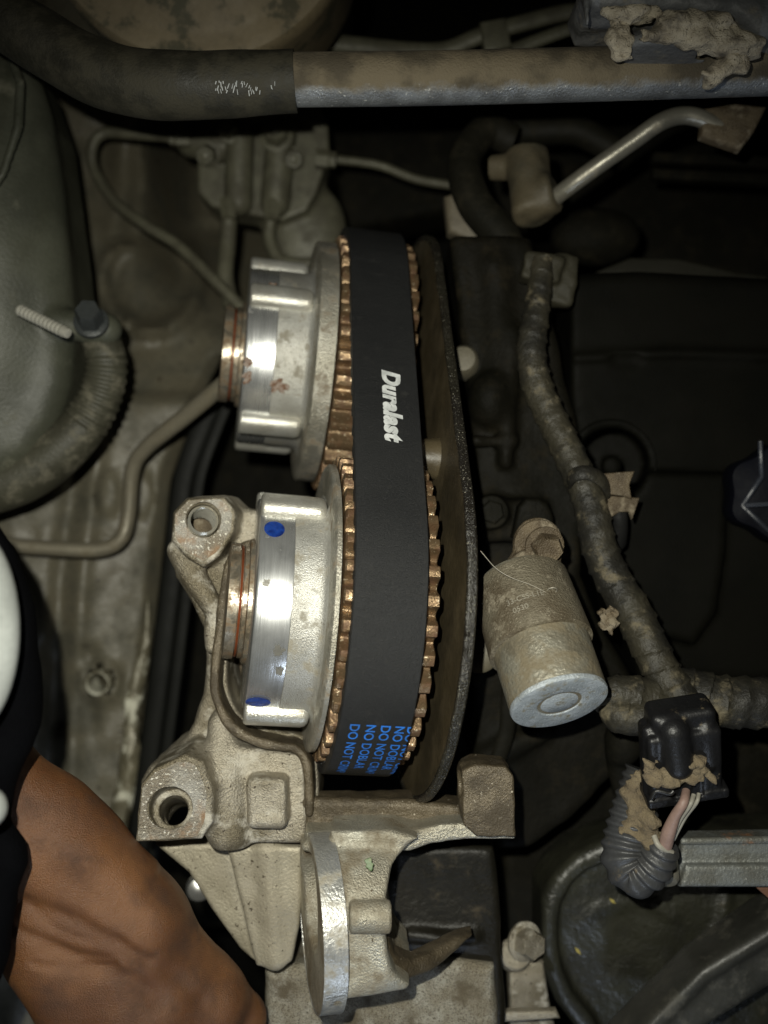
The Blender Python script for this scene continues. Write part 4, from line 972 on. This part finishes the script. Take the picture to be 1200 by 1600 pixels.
# corrugated loom
t = thing('corrugated_loom', 'ribbed black cable loom curling under the connector, partly muddy', 'cable loom', P(1000, 1320, -250))
obj('loom_tube', tube([P(1010, 1205, -230), P(996, 1250, -225), P(984, 1300, -215), P(980, 1340, -205), P(996, 1362, -195), P(1020, 1348, -180), P(1040, 1318, -165)], [36, 38, 42, 44, 42, 36, 26], seg=36, sub=26, rmod=lambda L, a: .15*(.5+.5*math.cos(L*2*math.pi/17))-.06), m_loom, t, smooth=60)
obj('mud_lump', mudlump([(1000, 1240, -195, 26, 34, 14), (996, 1280, -185, 28, 30, 14), (1018, 1300, -165, 22, 24, 12)], .9, tuple(P(955, 1330, -230)), tuple(P(1050, 1200, -140)), 3), m_brmud, t, smooth=180)
obj('tie_band', tube([P(1022, 1306, -150), P(1030, 1322, -140), P(1050, 1332, -150)], 5, seg=10, sub=6), m_wwire, t)

# ------------------------------------------------------------------ bottom right group
t = thing('steel_channel', 'grey steel channel with an orange rust line at the lower right edge', 'steel bar', P(1130, 1345, -300))
def f_ch(X, Y, Z):
    d = ext(d_poly(X, Y, W2([(1068, 1310), (1300, 1306), (1300, 1388), (1058, 1388)], -250)), Z, -300, -252, 5)
    d = smin(d, ext(d_poly(X, Y, W2([(1072, 1352), (1300, 1350), (1300, 1386), (1062, 1386)], -240)), Z, -300, -238, 5), 3)
    return smin(d, d_path(X, Y, Z, [P(1068, 1314, -246), P(1300, 1310, -246)], 7), 4)
obj('channel', sdf(f_ch, tuple(P(1045, 1400, -310)), tuple(P(1290, 1295, -225)), 4), m_bar, t, smooth=40)
obj('end_cap', lathe([(-46, 20), (0, 24), (6, 20), (8, 8)], P(1040, 1372, -225), (-.2, -.7, .7), seg=32), m_silver, t)
def f_bc(X, Y, Z):
    d2 = d_poly(X, Y, W2([(948, 1314), (900, 1335), (867, 1367), (846, 1405), (838, 1440), (840, 1480), (850, 1525), (870, 1570), (900, 1610), (950, 1700), (1400, 1700), (1400, 1300), (1000, 1305)], -470))
    d = ext(d2, Z, -700, -470, 24)
    d = smax(d, -ext(d2+42, Z, -496, -300, 10), 12)
    d = smin(d, d_path(X, Y, Z, [P(1135, 1395, -497), P(1125, 1450, -497), P(1085, 1500, -500)], 9), 14)
    d = smin(d, d_path(X, Y, Z, [P(905, 1440, -502), P(940, 1415, -502), P(1010, 1408, -502), P(1050, 1430, -502)], 6), 14)
    return d+wob(X, Y, Z, .02, 1.5)
tag(obj('pulley_cover', sdf(f_bc, tuple(P(830, 1760, -620)), tuple(P(1330, 1260, -440)), 7), m_bcov, smooth=180), 'round oily black cover with a raised rim at the bottom right', 'engine cover')
def f_st(X, Y, Z):
    d = ext(d_poly(X, Y, W2([(960, 1640), (1090, 1510), (1200, 1432), (1300, 1380), (1300, 1500), (1200, 1548), (1100, 1612), (1060, 1660)], -330)), Z, -440, -325, 26)
    d = smin(d, d_path(X, Y, Z, [P(980, 1640, -330), P(1100, 1520, -325), P(1290, 1405, -320)], 14), 18)
    return d
tag(obj('air_duct', sdf(f_st, tuple(P(940, 1700, -460)), tuple(P(1290, 1360, -290)), 6), m_strap, smooth=180), 'dark grey plastic duct crossing the bottom right corner', 'duct')
tag(obj('duct_underside', slab([(1150, 1560, -520), (1300, 1500, -520), (1300, 1700, -520), (1090, 1700, -520)], 60, 10), m_bar), 'grey metal piece under the duct in the bottom right corner', 'bracket')
tag(obj('rust_brace', slab([(1180, 1386, -270), (1300, 1384, -270), (1300, 1460, -270), (1225, 1425, -270)], 16, 3), M('rust_brown_steel', (.16, .07, .035), .6)), 'rust brown brace tip under the steel channel at the right edge', 'brace')
for (px, py, a, l, lb) in ((957, 1408, -.7, 14, 'yellow scrap of dry leaf on the black cover below the loom'), (903, 1486, -.9, 17, 'thin yellow straw on the left of the black cover')):
    q = P(px, py, -466); dx = Vector((math.cos(a), math.sin(a), 0)); nn = Vector((-dx.y, dx.x, 0))
    tag(obj('leaf_scrap', ([q-dx*l*.6, q+nn*3.2, q+dx*l*.6, q-nn*3.2, q-dx*l*.6-Vector((0, 0, 1.5)), q+nn*3.2-Vector((0, 0, 1.5)), q+dx*l*.6-Vector((0, 0, 1.5)), q-nn*3.2-Vector((0, 0, 1.5))], [(0, 1, 2, 3), (7, 6, 5, 4), (0, 4, 5, 1), (1, 5, 6, 2), (2, 6, 7, 3), (3, 7, 4, 0)]), m_leaf, smooth=0), lb, 'leaf scrap')
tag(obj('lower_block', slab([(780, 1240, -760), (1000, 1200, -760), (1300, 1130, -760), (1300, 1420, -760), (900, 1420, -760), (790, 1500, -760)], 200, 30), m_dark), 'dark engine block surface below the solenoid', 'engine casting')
tag(obj('dark_plug', tube([P(985, 1110, -420), P(975, 1160, -410), P(968, 1190, -430), P(972, 1240, -440)], [36, 40, 26, 18], seg=20), m_dark), 'dark plug in shadow left of the black connector', 'plug')
tag(obj('curved_bracket', tube([P(755, 1240, -420), P(790, 1150, -420), P(800, 1060, -430), P(850, 960, -470)], 16, seg=12, flat=.5), m_dark), 'dark curved strip between the belt cover and the solenoid', 'strip')
tag(obj('bright_socket', lathe([(-40, 27), (-6, 27), (2, 22), (5, 12), (6, 3)], P(311, 1390, -520), (0.18, .18, 1), seg=32), M('bright_socket_metal', (.95, .95, .92), .22, .9, (.9, .9, .88), bump=0, rvar=.02)), 'small bright metal socket glinting behind the hand', 'socket')

# ------------------------------------------------------------------ person: hand, wrist and sleeve at the lower left
def f_hand(X, Y, Z):
    c = lambda *a: d_cap(X, Y, Z, *a)
    d = c(P(-60, 1180, -60), P(70, 1330, -110), 88, 96)                       # forearm
    d = smin(d, c(P(70, 1300, -110), P(200, 1440, -130), 92, 96), 40)          # wrist
    d = smin(d, c(P(110, 1400, -125), P(230, 1560, -150), 96, 96), 40)
    d = smin(d, c(P(180, 1420, -160), P(320, 1560, -200), 78, 74), 40)         # back of the hand
    d = smin(d, c(P(90, 1470, -120), P(210, 1600, -150), 88, 86), 40)
    d = smin(d, c(P(62, 1440, -90), P(110, 1560, -110), 62, 62), 30)           # ball of the thumb
    d = smin(d, c(P(110, 1560, -115), P(170, 1680, -160), 52, 46), 22)
    d = smin(d, c(P(170, 1680, -160), P(250, 1760, -230), 44, 36), 12)         # thumb
    kn = [((322, 1530, -205), (376, 1590, -250), (388, 1680, -330), (372, 1740, -400), 46),
          ((298, 1580, -190), (350, 1660, -235), (370, 1750, -310), (350, 1810, -390), 46),
          ((262, 1610, -180), (320, 1710, -225), (340, 1800, -300), (320, 1860, -380), 44),
          ((225, 1630, -180), (280, 1740, -220), (300, 1820, -290), (285, 1870, -360), 39)]
    for a, b, e, g_, r in kn:
        f = c(P(*a), P(*b), r*1.08, r); f = smin(f, c(P(*b), P(*e), r, r*.88), 8); f = smin(f, c(P(*e), P(*g_), r*.88, r*.76), 8)
        d = smin(d, f, 16)
    # tendons and creases, as even swellings and grooves of the skin
    def groove(pts, w_, amp):
        q = d_path(X, Y, 0*Z, [(P(a, b, -40).x, P(a, b, -40).y, 0) for a, b in pts], 0)
        return amp*np.exp(-(q/w_)**2)
    d = d+groove([(30, 1398), (75, 1412), (125, 1436), (178, 1466), (225, 1505)], 14, 7)+groove([(20, 1442), (70, 1462), (120, 1488), (175, 1496)], 9, 5)
    d = d+groove([(60, 1500), (120, 1512), (180, 1508)], 7, 5)+groove([(55, 1412), (95, 1448), (150, 1470)], 5, 3.5)+groove([(80, 1480), (140, 1505), (200, 1530), (240, 1580)], 14, 7)
    d = d+groove([(230, 1400), (285, 1450), (345, 1520)], 11, 6)+groove([(185, 1470), (250, 1530), (300, 1600)], 12, 5)
    d = d-groove([(120, 1330), (220, 1420), (320, 1520)], 24, 5)-groove([(165, 1440), (230, 1500), (290, 1575)], 18, 4)-groove([(120, 1320), (140, 1330)], 34, 9)
    for k in range(7): d = d+groove([(100+9*k, 1418-6*k+2*(k % 3)), (122+10*k, 1440-7*k)], 3, 1.3)
    return d+wob(X, Y, Z, .012, 1.6)
pe = thing('person', 'bare brown hand and wrist reaching in from a black sleeve at the lower left', 'person', P(100, 1400, -150))
obj('hand', sdf(f_hand, tuple(P(-180, 1900, -470)), tuple(P(470, 1120, 40)), 5), m_skin, pe, smooth=180)
def f_slv(X, Y, Z):
    ol = W2([(-260, 800), (-30, 800), (14, 860), (46, 950), (58, 1050), (50, 1140), (24, 1200), (8, 1290), (32, 1325), (34, 1360), (12, 1400), (8, 1440), (2, 1500), (-40, 1620), (-260, 1700)], 130)
    d = ext(d_poly(X, Y, ol), Z, 70, 150, 36)
    return d+wob(X, Y, Z, .015, 4)
obj('sleeve', sdf(f_slv, tuple(P(-200, 1720, 50)), tuple(P(120, 720, 170)), 7), m_cloth, pe, smooth=180)
tag(obj('white_housing', sdf(lambda X, Y, Z: smin(d_ell(X, Y, Z, P(-50, 985, 260), (66, 138, 50)), d_ell(X, Y, Z, P(-22, 1262, 250), (28, 28, 24)), 2), tuple(P(-190, 1340, 190)), tuple(P(60, 780, 320)), 5), m_wht, smooth=180), 'blurred white rounded object at the left edge against the black sleeve', 'lamp housing')
